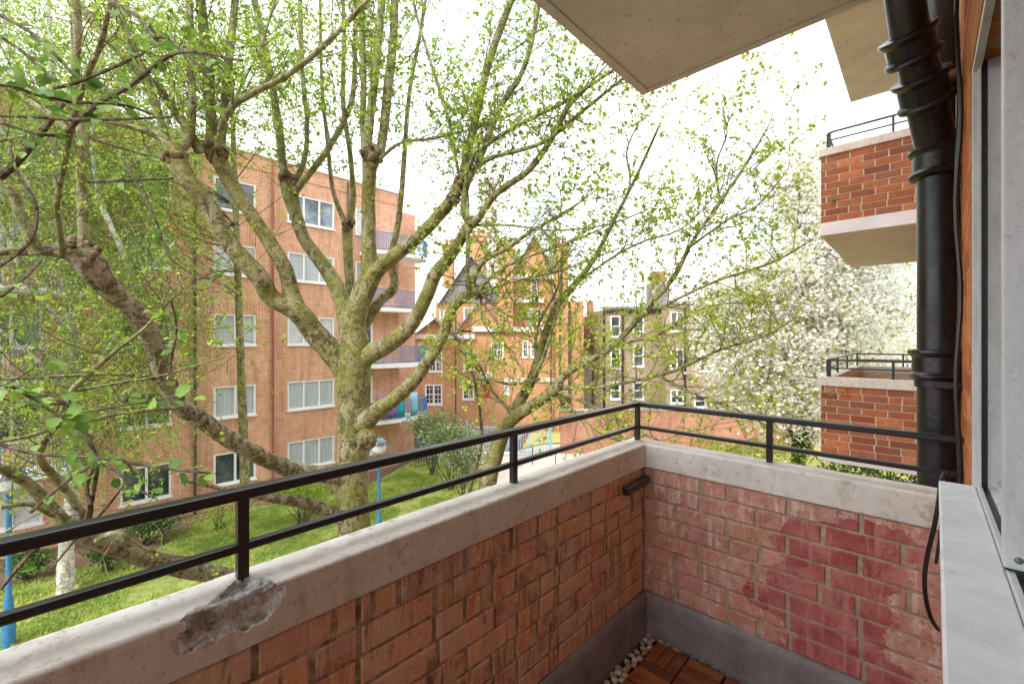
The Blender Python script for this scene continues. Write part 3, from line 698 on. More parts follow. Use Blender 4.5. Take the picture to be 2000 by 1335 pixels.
# grass blades
def blades(polys,n,hmin,hmax,mat,name,label):
    from mathutils import geometry
    pts=[]
    for poly in polys:
        A_=np.array(poly); mn_=A_.min(0); mx_=A_.max(0)
        mn_=np.maximum(mn_,(-22,4)); mx_=np.minimum(mx_,(14,30))
        k=0
        while k<n:
            # denser near camera
            x=random.uniform(mn_[0],mx_[0]); y=mn_[1]+(mx_[1]-mn_[1])*random.random()**1.0
            if inpoly(x,y,poly): pts.append((x,y)); k+=1
    p=np.array(pts); m=len(p); a=rng.uniform(0,6.28,m); h=rng.uniform(hmin,hmax,m); wd=rng.uniform(.006,.014,m)*2; ln=rng.uniform(0,.05,m)
    V=np.zeros((m,3,3)); dx,dy=np.cos(a)*wd,np.sin(a)*wd
    V[:,0,0]=p[:,0]-dx;V[:,0,1]=p[:,1]-dy;V[:,1,0]=p[:,0]+dx;V[:,1,1]=p[:,1]+dy;V[:,2,0]=p[:,0]+ln*np.sin(a);V[:,2,1]=p[:,1]+ln*np.cos(a);V[:,2,2]=h;V[:,:2,2]=.015;V[:,2,2]+=.02
    i=np.arange(m)*3; Q=np.stack([i,i+1,i+2,i+2],-1)
    pn=np.array([mn.noise(Vector((x*.9,y*.9,0)))+.6*mn.noise(Vector((x*3,y*3,4))) for x,y in pts]); keep=pn<.20+rng.normal(size=m)*.12; h_=1+.8*pn; V[:,2,2]=.035+(V[:,2,2]-.02)*np.clip(h_,.3,1.8)
    V=V[keep]; m=int(keep.sum()); i=np.arange(m)*3; Q=np.stack([i,i+1,i+2,i+2],-1)
    c=np.repeat(np.clip(.5+pn[keep]*.9+rng.normal(size=m)*.2,0,1)[:,None],3,1)
    tag(MB().add(V,Q,c).build(name,mat,None,True),label,'grass',kind='stuff')
blades([lawn1],130000,.03,.09,M['grass'],'grass','short bright green grass of the courtyard lawn below')

# ------------------------------------------------------------------ windows helper for far buildings
def frame_basis(kind):
    if kind=='A': return lambda u,d,z: L(u,d,z-H)     # along t, d = n ; z is absolute height
    if kind=='X': return lambda u,d,z: np.array((u,d,z))
def hb(mb,fn,u0,u1,d0,d1,z0,z1):
    c=[(u0,d0),(u1,d0),(u1,d1),(u0,d1)]
    V=[fn(u,d,z0) for u,d in c]+[fn(u,d,z1) for u,d in c]; mb.hexa(V); return mb
def window(parent,fn,u0,u1,z0,z1,d,s,lights=2,mat=None,trans=True,curtain=False,sashes=False,fw=.07):
    """d = face depth coordinate of the wall; s = sign towards the viewer"""
    fr=MB(); 
    a=d+s*.025; b=d-s*.09
    hb(fr,fn,u0,u0+fw,b,a,z0,z1); hb(fr,fn,u1-fw,u1,b,a,z0,z1); hb(fr,fn,u0+fw,u1-fw,b,a-s*.002,z1-fw,z1); hb(fr,fn,u0-.04,u1+.04,d-s*.05,d+s*.09,z0-.06,z0-.001)
    hb(fr,fn,u0+fw,u1-fw,b,a-s*.002,z0,z0+fw)
    for k in range(1,lights):
        uc=u0+(u1-u0)*k/lights; hb(fr,fn,uc-fw*.55,uc+fw*.55,b,a-s*.004,z0+fw,z1-fw)
    if sashes:
        zc=(z0+z1)/2; hb(fr,fn,u0+fw,u1-fw,b,a-s*.008,zc-.03,zc+.03)
    if sashes==2:
        for k in range(lights):
            ua=u0+(u1-u0)*k/lights; ub=u0+(u1-u0)*(k+1)/lights; um=(ua+ub)/2
            hb(fr,fn,um-.015,um+.015,b,a-s*.012,z0+fw,z1-fw)
            for zz in (z0+(z1-z0)*.27,z0+(z1-z0)*.76): hb(fr,fn,ua+fw,ub-fw,b,a-s*.014,zz-.012,zz+.012)
    o=fr.build('window',mat or M['white'],parent)
    hb(MB(),fn,u0+fw*.5,u1-fw*.5,d-s*.06,d-s*.03,z0+fw*.5,z1-fw*.5).build('pane',random.choice([M['curtain'],M['curtain'],M['pane'],M['blind']]) if curtain else random.choice([M['pane'],M['pane'],M['pane2'],M['blind']]) if parent.name.startswith('apartment') else M['pane'],o)
    return o
def wall_with_openings(fn,u0,u1,z0,z1,d,s,ops,mat,parent,name='wall',th=.4):
    """wall built from strips around the openings (u0,u1,z0,z1)"""
    us=sorted({u0,u1,*[o[0] for o in ops],*[o[1] for o in ops]}); zs=sorted({z0,z1,*[o[2] for o in ops],*[o[3] for o in ops]})
    us=[u for u in us if u0<=u<=u1]; zs=[z for z in zs if z0<=z<=z1]
    mb=MB()
    def hole(uc,zc): return any(o[0]<uc<o[1] and o[2]<zc<o[3] for o in ops)
    for i in range(len(us)-1):
        for j in range(len(zs)-1):
            uc=(us[i]+us[i+1])/2; zc=(zs[j]+zs[j+1])/2
            if not hole(uc,zc):
                mb.quad(fn(us[i],d,zs[j]),fn(us[i+1],d,zs[j]),fn(us[i+1],d,zs[j+1]),fn(us[i],d,zs[j+1]))
    dd=d-s*.12
    for o in ops:
        a,b,c,e=o
        for p,q in (((a,c),(a,e)),((a,e),(b,e)),((b,e),(b,c)),((b,c),(a,c))):
            mb.quad(fn(p[0],d,p[1]),fn(q[0],d,q[1]),fn(q[0],dd,q[1]),fn(p[0],dd,p[1]))
    # backing box behind
    hb(mb,fn,u0,u1,d-s*.13,d-s*6,z0,z1-.05)
    mb.quad(fn(u0,d,z0),fn(u0,d,z1),fn(u0,d-s*.14,z1),fn(u0,d-s*.14,z0)); mb.quad(fn(u1,d,z0),fn(u1,d,z1),fn(u1,d-s*.14,z1),fn(u1,d-s*.14,z0))
    return mb.build(name,mat,parent)

# ---- courtyard block opposite
fA=frame_basis('A'); D=-20.0
ops_t=[(6.9,8.95,3),(4.2,5.67,2),(1.5,2.9,2),(-1.6,-.3,2),(-4.4,-3.0,2),(10.0,10.9,1)]
sills=[H-5.73,H-3.1,H-.25,H+2.55,H+5.1]
cb=thing('apartment_block','long five storey red brick block with white casement windows across the lawn','building',L(4,D,-H))
ops=[(a,b,z,z+1.25) for a,b,k in ops_t for z in sills]
cbw=wall_with_openings(fA,-9,12.4,0,H+7.6,D,1,ops,M['brick_far'],cb)
hb(MB(),fA,-9.1,12.5,D-6,D+.06,H+7.6,H+7.75).build('parapet_coping',M['white2'],cb)
# string course bands of darker brick
hb(MB(),fA,-9,12.4,D-.001,D+.03,H+7.0,H+7.12).build('brick_band',M['brick_far'],cb)
for ci,(a,b,k) in enumerate(ops_t):
    for ri,z in enumerate(sills): window(cb,fA,a,b,z,z+1.25,D-.03,1,k,curtain=(ri+ci)%3==0 or ri<2)
for t in (6.3,9.6,3.6): 
    MB().tube([L(t,D+.08,-H),L(t,D+.08,7.5)],[.05,.05],8).build('rainwater_pipe',simple('rain_pipe_red',(.30,.10,.06),.6) if t==6.3 else M['bark_dark'],cb)
def curved_balcony(parent,t0,t1,z,depth,mat_r):
    n=14; out=[]
    for i in range(n+1):
        a=math.pi*i/n; out.append((( t0+t1)/2-math.cos(a)*(t1-t0)/2, D+depth*(.55+.45*math.sin(a)) if 0<i<n else D+.02))
    mb=MB(); V=[L(t,nn,z-H) for t,nn in out]+[L(t,nn,z-H+.16) for t,nn in out]; m=n+1
    cen=[L((t0+t1)/2,D+.02,z-H),L((t0+t1)/2,D+.02,z-H+.16)]
    Q=[[i,i+1,m+i+1,m+i] for i in range(n)]; V=V+cen
    Q+=[[i,i+1,2*m,2*m] for i in range(n)]+[[m+i,m+i+1,2*m+1,2*m+1] for i in range(n)]
    mb.add(V,Q); sl_=mb.build('balcony',M['white2'],parent)
    r=MB(); o2=[(t,nn-.04) for t,nn in out]
    for hh in (.25,1.05): r.tube([L(t,nn,z-H+hh) for t,nn in o2],[.02]*m,6)
    sm_=smooth([np.array((t,nn,0)) for t,nn in o2],4)
    for q in sm_[::1]: r.tube([L(q[0],q[1],z-H+.2),L(q[0],q[1],z-H+1.05)],[.016,.016],4)
    r.build('balustrade',mat_r,sl_)
for z in (H-4.0,H-1.3,H+1.45,H+4.2): curved_balcony(cb,10.2,13.6,z-.1,1.3,M['blue'])
for z in (H-4.0,H-1.3,H+1.45,H+4.2): curved_balcony(cb,-2.6,.6,z-.1,1.3,M['blue'])
# recessed end bay behind the balconies
hb(MB(),fA,12.401,14.0,D-6,D-.9,0,H+7.0).build('end_bay',M['brick_far'],cb)
# laundry etc.
z=H-4.0+.06
for (a,b,m_,lab) in ((10.6,11.5,'cloth_purple','purple sheet drying on the first floor curved balcony'),(11.55,11.95,'cloth_teal','teal towel drying on the first floor curved balcony'),(12.3,12.7,'blue_pale','pale blue cloth hung at the balcony end beside the teal towel')):
    mb=MB(); n=10
    V=[L(a+(b-a)*i/n,D+1.28-.1*abs(i/n-.5)+.04*math.sin(i*2.1)*(k/3),z-H+1.25-k*.38) for k in range(4) for i in range(n+1)]
    Q=[[k*(n+1)+i,k*(n+1)+i+1,(k+1)*(n+1)+i+1,(k+1)*(n+1)+i] for k in range(3) for i in range(n)]
    o=mb.add(V,Q,None,True).build('laundry',M[m_]); so=o.modifiers.new('s','SOLIDIFY'); so.thickness=.01; tag(o,lab,'laundry')

# trellis / lean-to under first balcony : brick ground floor bay with lattice
lt=thing('lattice_screen','dark lattice screen beside the ground floor bay of the opposite block','trellis',L(13,D+1.2,-H))
mb=MB()
for i in range(9): mb.lbox(12.6+i*.17,12.63+i*.17,D+1.2,D+1.22,-H,-H+2.3)
for i in range(12): mb.lbox(12.6,14.0,D+1.221,D+1.24,-H+.1+i*.19,-H+.13+i*.19)
mb.build('lattice',M['bark_dark'],lt)
MB().lbox(14.0,14.09,D+1.16,D+1.25,-H,-H+2.4).build('post',M['white2'],lt)

# ---- orange mansion block beyond
fX=frame_basis('X')
def bx(x,Y): return (x-CX)/F*Y
def bz(y,Y): return H+(CY-y)/F*Y
mY=31.0
mh=thing('mansion_block','orange red brick mansion house with slate gables and tall chimneys in the distance','building',(0,mY,0))
def mans(x0,x1,ytop,Y,wins,name='wall',mat='brick_orange'):
    ops=[(bx(a,Y),bx(b,Y),bz(d_,Y),bz(c_,Y)) for a,c_,b,d_,*r in wins]
    w_=wall_with_openings(fX,bx(x0,Y),bx(x1,Y),0,bz(ytop,Y),Y,-1,ops,M[mat],mh,name)
    for (a,c_,b,d_,l_) in wins: window(mh,fX,bx(a,Y),bx(b,Y),bz(d_,Y),bz(c_,Y),Y+.03,-1,l_,sashes=2,fw=.11)
W1=[(958,668,984,699,2),(905,684,927,724,1),(838,688,864,726,2),(830,750,864,790,2),(903,742,926,780,1),(984,752,994,770,1),(1020,664,1032,698,1),(1036,664,1046,698,1)]
mans(785,1095,648,mY,W1)
W2=[(1032,602,1042,634,1),(1048,602,1058,634,1),(1036,548,1050,578,1),(1080,560,1092,590,1)]
mans(985,1110,545,mY+1.2,W2,'upper_wall')
mans(850,984,590,mY+1.4,[(858,604,868,634,1),(874,566,884,590,1),(905,600,925,640,2)],'upper_wall')
# bands / cornices
for (xa,xb,y,Y) in ((925,1100,646,mY),(785,925,660,mY),(985,1112,544,mY+1.2),(985,1060,590,mY+1.2)):
    hb(MB(),fX,bx(xa,Y)-.1,bx(xb,Y)+.1,Y-.25,Y-.002,bz(y,Y)-.05,bz(y,Y)+.28).build('white_cornice',M['render_w'],mh)
hb(MB(),fX,bx(985,mY),bx(1100,mY),mY-.1,mY-.003,bz(745,mY),bz(738,mY)).build('white_cornice',M['render_w'],mh)
def gable(x0,x1,yb,yt,Y,depth,mat,face,name='gable'):
    mb=MB(); a,b=bx(x0,Y),bx(x1,Y); c=(a+b)/2; zb,zt=bz(yb,Y),bz(yt,Y)
    mb.add([(a,Y,zb),(b,Y,zb),(c,Y,zt)],[[0,1,2,2]]); g_=mb.build(name,face,mh)
    mb=MB(); e=.25
    for s_,x_ in ((-1,a),(1,b)):
        V=[(x_+s_*e,Y-.3,zb-.2),(c,Y-.3,zt+.12),(c,Y+depth,zt+.12),(x_+s_*e,Y+depth,zb-.2)]
        V+= [(v[0],v[1],v[2]-.12) for v in V]
        mb.hexa([V[4],V[5],V[6],V[7],V[0],V[1],V[2],V[3]])
    mb.build('roof',mat,mh)
gable(1000,1085,545,462,mY+1.0,7,M['slate'],M['brick_orange'])
gable(862,980,590,502,mY+1.3,7,M['slate'],M['slate'])
gable(895,985,645,585,mY-.1,3,M['slate'],M['brick_orange'])
gable(800,900,660,625,mY-.2,3,M['slate'],M['brick_orange'])
hb(MB(),fX,bx(1000,mY+8),bx(1105,mY+8),mY+8,mY+11,bz(545,mY+8),bz(500,mY+8)).build('rear_roof',M['slate'],mh)
def chimney(x0,x1,yt,yb,Y,dp_=1.2,pots=3):
    mb=MB(); a,b=bx(x0,Y),bx(x1,Y); hb(mb,fX,a,b,Y,Y+dp_,bz(yb,Y),bz(yt,Y)); o=mb.build('chimney',M['brick_orange'],mh)
    mb=MB(); hb(mb,fX,a-.12,b+.12,Y-.12,Y+dp_+.12,bz(yt,Y)-.35,bz(yt,Y)-.15); hb(mb,fX,a-.08,b+.08,Y-.08,Y+dp_+.08,bz(yt,Y)+.001,bz(yt,Y)+.12); mb.build('chimney_band',M['brick_orange'],o)
    for i in range(pots):
        xx=a+(b-a)*(i+.5)/pots; MB().lathe((xx,Y+dp_/2,bz(yt,Y)+.12),[(.16,0),(.14,.3),(.17,.33),(.16,.5),(.11,.5)],10).build('chimney_pot',M['brick_garden'],o)
chimney(972,1002,478,646,mY-.3); chimney(1086,1110,478,770,mY-.35,pots=2); chimney(918,948,462,560,mY+3); chimney(866,884,480,560,mY+4,pots=2)
hb(MB(),fX,bx(1110,mY+1),bx(1135,mY+1),mY-.2,mY+6,0,bz(590,mY+1)).build('side_wall',M['brick_orange'],mh)
for x in (1076,1094,1113,890): MB().tube([(bx(x,mY-.4),mY-.4,0),(bx(x,mY-.4),mY-.4,bz(600,mY))],[.06,.06],6).build('rainwater_pipe',M['bark_dark'],mh)
hb(MB(),fX,bx(945,mY),bx(956,mY),mY-.05,mY-.004,bz(775,mY),bz(750,mY)).build('door',M['red'],mh)
hb(MB(),fX,bx(938,mY),bx(962,mY),mY-.8,mY-.004,bz(742,mY),bz(726,mY)).build('porch_canopy',M['render_w'],mh)

# pale tower and far block
pt=MB(); Y=90; pt.lathe((bx(955,Y),Y,0),[(2.6,0),(2.3,20),(1.75,34),(1.6,38),(1.9,38.5),(1.9,39.5),(.2,39.8)],20); tag(pt.build('tall_chimney',M['pale_tower']),'pale tall round chimney shaft rising behind the mansion roofs','chimney')
ft=thing('tower_block','pale blue grey tower block far behind the branches','building',(bx(1060,140),140,0))
Y=140; hb(MB(),fX,bx(1030,Y),bx(1088,Y),Y,Y+12,0,bz(372,Y)).build('wall',M['far_tower'],ft)
for i in range(14): hb(MB(),fX,bx(1033,Y),bx(1085,Y),Y-.2,Y-.01,bz(382+i*12,Y),bz(377+i*12,Y)).build('window_band',M['lampclear'],ft)  # pale bands, haze put into their colour

# ---- brown stock brick building
sY=28.0
sb=thing('terraced_house','brown stock brick house with flat roofline and sash windows behind the garden wall','building',(bx(1400,sY),sY,0))
def stock(x0,x1,yt,Y,wins):
    ops=[(bx(a,Y),bx(b,Y),bz(d_,Y),bz(c_,Y)) for a,c_,b,d_,*r in wins]
    wall_with_openings(fX,bx(x0,Y),bx(x1,Y),0,bz(yt,Y),Y,-1,ops,M['brick_stock'],sb)
    for (a,c_,b,d_,l_) in wins: window(sb,fX,bx(a,Y),bx(b,Y),bz(d_,Y),bz(c_,Y),Y+.03,-1,l_,sashes=1,fw=.10)
stock(1180,1300,602,sY+1,[(1192,616,1212,658,1),(1236,618,1258,648,1),(1236,674,1258,716,1),(1192,680,1212,720,1),(1192,745,1212,780,1),(1236,745,1258,780,1)])
stock(1300,1850,592,sY,[(1309,608,1336,648,2),(1367,616,1392,656,2),(1309,680,1336,720,2),(1367,690,1392,725,2),(1309,760,1336,788,2),(1356,770,1380,796,1),(1440,610,1465,650,2),(1440,685,1465,722,2),(1520,612,1545,652,2),(1520,690,1545,728,2),(1600,614,1625,654,2),(1680,612,1705,650,2),(1765,612,1790,650,2),(1765,690,1790,730,2)])
for (xa,xb,yt,Y) in ((1178,1302,602,sY+.9),(1298,1850,592,sY-.1)): hb(MB(),fX,bx(xa,Y),bx(xb,Y),Y,Y+.4,bz(yt,Y)-.001,bz(yt,Y)+.16).build('parapet_coping',M['grey_paving'],sb)
hb(MB(),fX,bx(1184,sY+.9),bx(1300,sY+.9),sY+.85,sY+.98,bz(608,sY),bz(604,sY)).build('gutter',M['black'],sb)
for x in (1186,1224,1338): MB().tube([(bx(x,sY-.15),sY-.15 if x>1300 else sY+.85,0),(bx(x,sY-.15),sY-.15 if x>1300 else sY+.85,bz(600,sY))],[.07,.07],6).build('rainwater_pipe',M['black'],sb)
hb(MB(),fX,bx(1290,sY),bx(1330,sY),sY+2,sY+3,bz(600,sY),bz(545,sY)).build('chimney_stack',M['slate'],sb)
hb(MB(),fX,bx(1296,sY),bx(1322,sY),sY+2.1,sY+2.9,bz(545,sY),bz(520,sY)).build('chimney',M['brick_garden'],sb)
# small houses between
h2=thing('distant_house','small pale rendered house with red brick upper wall between mansion and brown house','building',(bx(1150,34),34,0))
wall_with_openings(fX,bx(1120,34),bx(1182,34),0,bz(618,34),34,-1,[(bx(1128,34),bx(1140,34),bz(665,34),bz(640,34)),(bx(1150,34),bx(1164,34),bz(735,34),bz(705,34))],M['brick_garden'],h2)
window(h2,fX,bx(1128,34),bx(1140,34),bz(665,34),bz(640,34),34.03,-1,1,sashes=1,fw=.09); window(h2,fX,bx(1150,34),bx(1164,34),bz(735,34),bz(705,34),34.03,-1,2,fw=.09)
hb(MB(),fX,bx(1138,33.5),bx(1180,33.5),33.5,33.95,0,bz(690,33.5)).build('rendered_extension',M['render_w'],h2)
hb(MB(),fX,bx(1150,36),bx(1160,36),36,37,bz(620,36),bz(588,36)).build('chimney',M['brick_garden'],h2)

# garden wall, blue railings, low posts
gw=thing('garden_wall','weathered red brick garden wall with stone capping in front of the brown house','wall',(bx(1300,25),25,0))
hb(MB(),fX,bx(1095,25),bx(1560,25),25,25.25,0,bz(802,25)).build('brick_wall',M['brick_garden'],gw)
hb(MB(),fX,bx(1095,25)-.05,bx(1560,25)+.05,24.95,25.3,bz(802,25)+.001,bz(802,25)+.08).build('capping',M['grey_paving'],gw)
w2=thing('boundary_wall','low brown brick boundary wall below the blossom tree','wall',(bx(1550,13),13,0))
hb(MB(),fX,bx(1380,14),bx(1800,14),14,14.22,0,1.9).build('brick_wall',M['brick_garden'],w2)
hb(MB(),fX,bx(1380,14)-.03,bx(1800,14)+.03,13.96,14.26,1.901,1.97).build('capping',M['grey_paving'],w2)
bf=thing('blue_railings','pale blue metal railings and gate in front of the mansion yard','fence',(bx(900,24),24,0))
mb=MB(); Y=24.5
for x in np.arange(792,1075,5.0): mb.tube([(bx(x,Y),Y,0),(bx(x,Y),Y,1.75)],[.018,.018],5)
for z in (.25,1.6): mb.tube([(bx(790,Y),Y,z),(bx(1078,Y),Y,z)],[.03,.03],5)
mb.build('bars',M['blue_pale'],bf)
for x in (792,832,872,912,990,1075): MB().tube([(bx(x,Y),Y-.05,0),(bx(x,Y),Y-.05,2.0)],[.06,.06],8).build('post',M['blue_pale'],bf)
hb(MB(),fX,bx(792,Y),bx(832,Y),Y+.05,Y+.09,.2,1.6).build('gate_panel',M['blue_pale'],bf)
rw=thing('ramp_wall','low pale rendered wall behind the hedges at the yard edge','wall',(bx(920,22),22,0))
hb(MB(),fX,bx(870,22),bx(1010,22),22,22.2,0,.75).build('rendered_wall',M['render_w'],rw)
hb(MB(),fX,bx(868,22),bx(1012,22),21.95,22.25,.751,.82).build('capping',M['white2'],rw)
bp=[('leftmost of the thin black edging posts beside the path',1040,882),('second thin black edging post beside the path',1085,886),('third thin black edging post from the left by the path',1134,893),('rightmost thin black edging post near the balcony corner',1161,888)]
for lab,x,y in bp:
    g0=G(x,y+25); o=MB().tube([(g0[0],g0[1],0),(g0[0],g0[1],.95),(g0[0],g0[1],1.0)],[.022,.022,.005],8).build('edging_post',M['black']); tag(o,lab,'post','black edging posts by the path')

# lamp posts
def lamp(base,h,label):
    o=thing('street_lamp',label,'street lamp',base); b=np.array(base)
    MB().lathe(b,[(.11,0),(.11,.5),(.085,.62),(.075,1.0),(.05,1.1),(.045,h-.55),(.06,h-.5)],14).build('post',M['blue'],o)
    MB().lathe(b+(0,0,h-.5),[(.06,0),(.20,.10),(.24,.25),(.22,.34)],16).build('lamp_bowl',M['lampclear'],o)
    MB().lathe(b+(0,0,h-.17),[(.27,0),(.27,.03),(.22,.11),(.12,.18),(.04,.2),(.03,.26),(.0,.28)],16).build('lamp_dome',M['lampglass'],o)
b=G(740,1068); lamp((b[0],b[1],0),3.45,'blue lamp post with dark domed lantern beside the big tree trunk')
b=G(17,1262); lamp((b[0],b[1],0),3.9-.1,'blue lamp post at the far left edge of the lawn, its foot in view')

# ------------------------------------------------------------------ vegetation
LT={}
def leaf_template(kind):
    if kind=='small': V=[(0,0,0),(.35,.32,.06),(1,0,-.04),(.35,-.32,.06)]; Q=[[0,1,2,2],[0,2,3,3]]
    elif kind=='lobed': # small plane leaf, three lobes
        V=[(0,0,0),(.25,.45,.08),(.55,.30,.05),(1,0,-.06),(.55,-.30,.05),(.25,-.45,.08)]; Q=[[0,1,2,3],[0,3,4,5]]
    elif kind=='near':
        ys=[0,.22,.33,.37,.31,.20,.07,0]; xs_=[0,.10,.24,.42,.62,.80,.94,1.10]
        V=[(x,0,-.10*x*x) for x in xs_]+[(x+.05*(i%2),y*(1+.08*(i%2)),.22*y+.05*math.sin(i*2)-.10*x*x) for i,(x,y) in enumerate(zip(xs_,ys))]+[(x+.05*(i%2),-y*(1+.08*(i%2)),.22*y+.05*math.cos(i*2)-.10*x*x) for i,(x,y) in enumerate(zip(xs_,ys))]
        Q=[]
        for i in range(7): Q.append([i,i+1,8+i+1,8+i]); Q.append([i+1,i,16+i,16+i+1])
    elif kind=='blossom':
        V=[(0,0,0),(.5,.5,.15),(1,0,.05),(.5,-.5,.15)]; Q=[[0,1,2,3]]
    return np.array(V,float),np.array(Q,int)
def leaves(pos,dirs,size,kind,col):
    """numpy leaf cloud. pos (m,3), dirs (m,3)"""
    V0,Q0=leaf_template(kind); m=len(pos); d=dirs/np.maximum(1e-6,np.linalg.norm(dirs,axis=1))[:,None]
    up=rng.normal(size=(m,3))*.55+(0,0,1); s=np.cross(up,d); s/=np.maximum(1e-6,np.linalg.norm(s,axis=1))[:,None]; u=np.cross(d,s)
    V=pos[:,None]+size[:,None,None]*(V0[None,:,0,None]*d[:,None]+V0[None,:,1,None]*s[:,None]+V0[None,:,2,None]*u[:,None])
    k=len(V0); Q=(Q0[None]+np.arange(m)[:,None,None]*k).reshape(-1,4)
    c=np.repeat(col,len(Q0)); return V.reshape(-1,3),Q,np.repeat(c[:,None],3,1)
class Tree:
    def __init__(s): s.thin={'wood':.80,'low':.80,'shoot':.73}; s.wood=MB(); s.low=MB(); s.shoot=MB(); s.twig=MB(); s.lp=[]; s.ld=[]; s.ls=[]
    def limb(s,pl,which='wood',seg=14,n=7,rough=.06):
        """pl: [(x,y,Y,rpx)] traced from the photo and set at its own depth"""
        k_=s.thin.get(which,1.); pl=[(x,y,Y,r*k_) for x,y,Y,r in pl]
        pts=smooth([P(x,y,Y) for x,y,Y,r in pl],n); rr=smooth([np.array((r*Y/F,0,0)) for x,y,Y,r in pl],n)[:,0]
        q=pts.copy()
        for i in range(len(pts)):
            v=Vector(pts[i]*1.9); q[i]+=np.array((mn.noise(v),mn.noise(v+Vector((9,0,0))),mn.noise(v+Vector((0,9,0)))))*rr[i]*.16
            rr[i]*=1+rough*mn.noise(Vector(pts[i]*4))
        if which=='shoot': rr=rr*np.minimum(1,(1-np.linspace(0,1,len(rr)))*5+.2)
        rr=np.maximum(rr,.002)
        getattr(s,which).tube(q,rr,seg,cap=seg>8); return q,rr
    def curve(s,p0,d,Ln,r,up=.0,wig=.25,nseg=6,which='twig',seg=4):
        pts=[np.array(p0)]; d=norm(np.array(d))
        for i in range(nseg):
            d=norm(d+rng.normal(size=3)*wig*.5+np.array((0,0,up))); pts.append(pts[-1]+d*Ln/nseg)
        pts=np.array(pts); getattr(s,which).tube(pts,np.linspace(r,r*.35,nseg+1),seg); return pts
    def leafup(s,pts,dens,size,spread=.03,end=2):
        Ls=np.linalg.norm(pts[-1]-pts[0]); k=max(1,int(Ls*dens/2.6+.5))
        for i in range(k):
            f=(1-rng.uniform(0,.72)**1.3)*(len(pts)-1) if i else len(pts)-1.001; a=int(min(f,len(pts)-2)); p=pts[a]+(pts[a+1]-pts[a])*(f-a); T_=norm(pts[a+1]-pts[a])
            g_=rng.uniform(.5,1.15)
            for q_ in range(rng.integers(2,5)):
                d=T_*.5+norm(rng.normal(size=3))*.9+np.array((0,0,-.15)); d=norm(d)
                s.lp.append(p+d*spread*.5); s.ld.append(d); s.ls.append(size*g_*rng.uniform(.6,1.2))
    def clothe(s,pts,rr,step,Ln,dens=10,size=.055,sub=3,start=.15,up=.06,fwd=.6,r0=.006,clip=True):
        seglen=np.linalg.norm(np.diff(pts,axis=0),axis=1); tot=seglen.sum(); cum=np.concatenate([[0],np.cumsum(seglen)])
        d=tot*start
        while d<tot:
            i=min(np.searchsorted(cum,d)-1,len(pts)-2); i=max(i,0); p=pts[i]+(pts[i+1]-pts[i])*((d-cum[i])/max(1e-6,seglen[i])); T=norm(pts[i+1]-pts[i])
            v=norm(T*fwd+norm(rng.normal(size=3))*.9+np.array((0,0,.12))); l=Ln*rng.uniform(.5,1.3)
            e_=p+v*l; ex=CX+F*e_[0]/max(.5,e_[1])
            if ex<1590 and p[2]+0<H+ (CY+250)/F*p[1] +2:
                c=s.curve(p,v,l,max(.0055,min(r0,rr[i]*.5)),up,wig=.32); s.leafup(c,dens,size)
                for k in range(sub):
                    j=rng.integers(1,len(c)-1); v2=norm(norm(c[j+1]-c[j])+norm(rng.normal(size=3))*.9)
                    c2=s.curve(c[j],v2,l*rng.uniform(.3,.65),.0040,up,nseg=4,seg=3); s.leafup(c2,dens*1.3,size)
            d+=step*rng.uniform(.6,1.4)
    def finish(s,o,wm,tm,lm,lkind,sm=None,lowm=None,names=('trunk','shoots','twigs','foliage')):
        if s.wood.v: s.wood.build(names[0],wm,o)
        if s.low.v: s.low.build('low_limb',lowm or wm,o)
        if s.shoot.v: s.shoot.build(names[1],sm or wm,o)
        if s.twig.v: s.twig.build(names[2],tm,o)
        if s.lp:
            lp=np.array(s.lp); V,Q,c=leaves(lp,np.array(s.ld),np.array(s.ls),lkind,rng.uniform(0,1,len(lp)))
            MB().add(V,Q,c,True).build(names[3],lm,o,True)
            print(o.name,'leaves',len(lp))
# ---- the big plane tree
base=G(690,1309); T=Tree()
T.limb([(690,1325,8.5,60),(690,1290,8.5,50),(691,1180,8.5,43),(690,1040,8.5,39),(690,900,8.5,37),(692,800,8.5,37),(690,715,8.5,41),(690,660,8.5,34),(692,610,8.5,24)],seg=24,rough=.05)
T.limb([(700,760,8.5,30),(655,695,8.4,28),(612,648,8.2,26),(584,613,8,25),(530,580,7.8,21),(505,540,7.6,22),(450,478,7.4,20),(405,400,7.2,19),(365,350,7,20),(345,305,7,23),(338,285,7,19)],seg=16)
T.limb([(592,625,8,20),(572,585,8,20),(558,529,7.9,17),(528,476,7.8,17),(493,425,7.7,16),(442,342,7.6,17),(424,300,7.6,20),(418,278,7.6,17)],seg=14)
T.limb([(690,690,8.5,26),(668,590,8.7,20),(640,530,8.8,18),(598,472,8.9,15),(577,420,9,15),(565,365,9,19),(568,345,9,15)],seg=14)
T.limb([(690,650,8.5,26),(700,590,8.5,22),(720,525,8.5,20),(720,465,8.5,17),(720,400,8.5,16),(722,330,8.4,17),(725,300,8.4,22),(726,285,8.4,18)],seg=14)
T.limb([(695,640,8.5,22),(725,545,8.4,20),(766,505,8.3,17),(808,470,8.2,15),(850,428,8,15),(884,388,7.9,15),(900,350,7.9,15)],seg=14)
T.limb([(700,715,8.5,22),(728,688,8.4,22),(768,667,8.2,20),(808,627,8,18),(832,581,7.9,17),(850,536,7.8,17),(880,498,7.8,15),(910,451,7.7,14),(922,430,7.7,15)],seg=14)
T.limb([(705,830,8.4,26),(738,800,8.3,20),(770,780,8.1,18),(808,742,8,16),(840,698,7.9,15),(868,648,7.8,13),(884,602,7.7,12),(910,577,7.7,13),(932,570,7.7,14),(940,568,7.7,10)],seg=14)
T.limb([(715,850,8.3,22),(718,858,8.1,24),(716,862,7.95,17),(714,863,7.9,6)],seg=12)   # sawn boss on the trunk
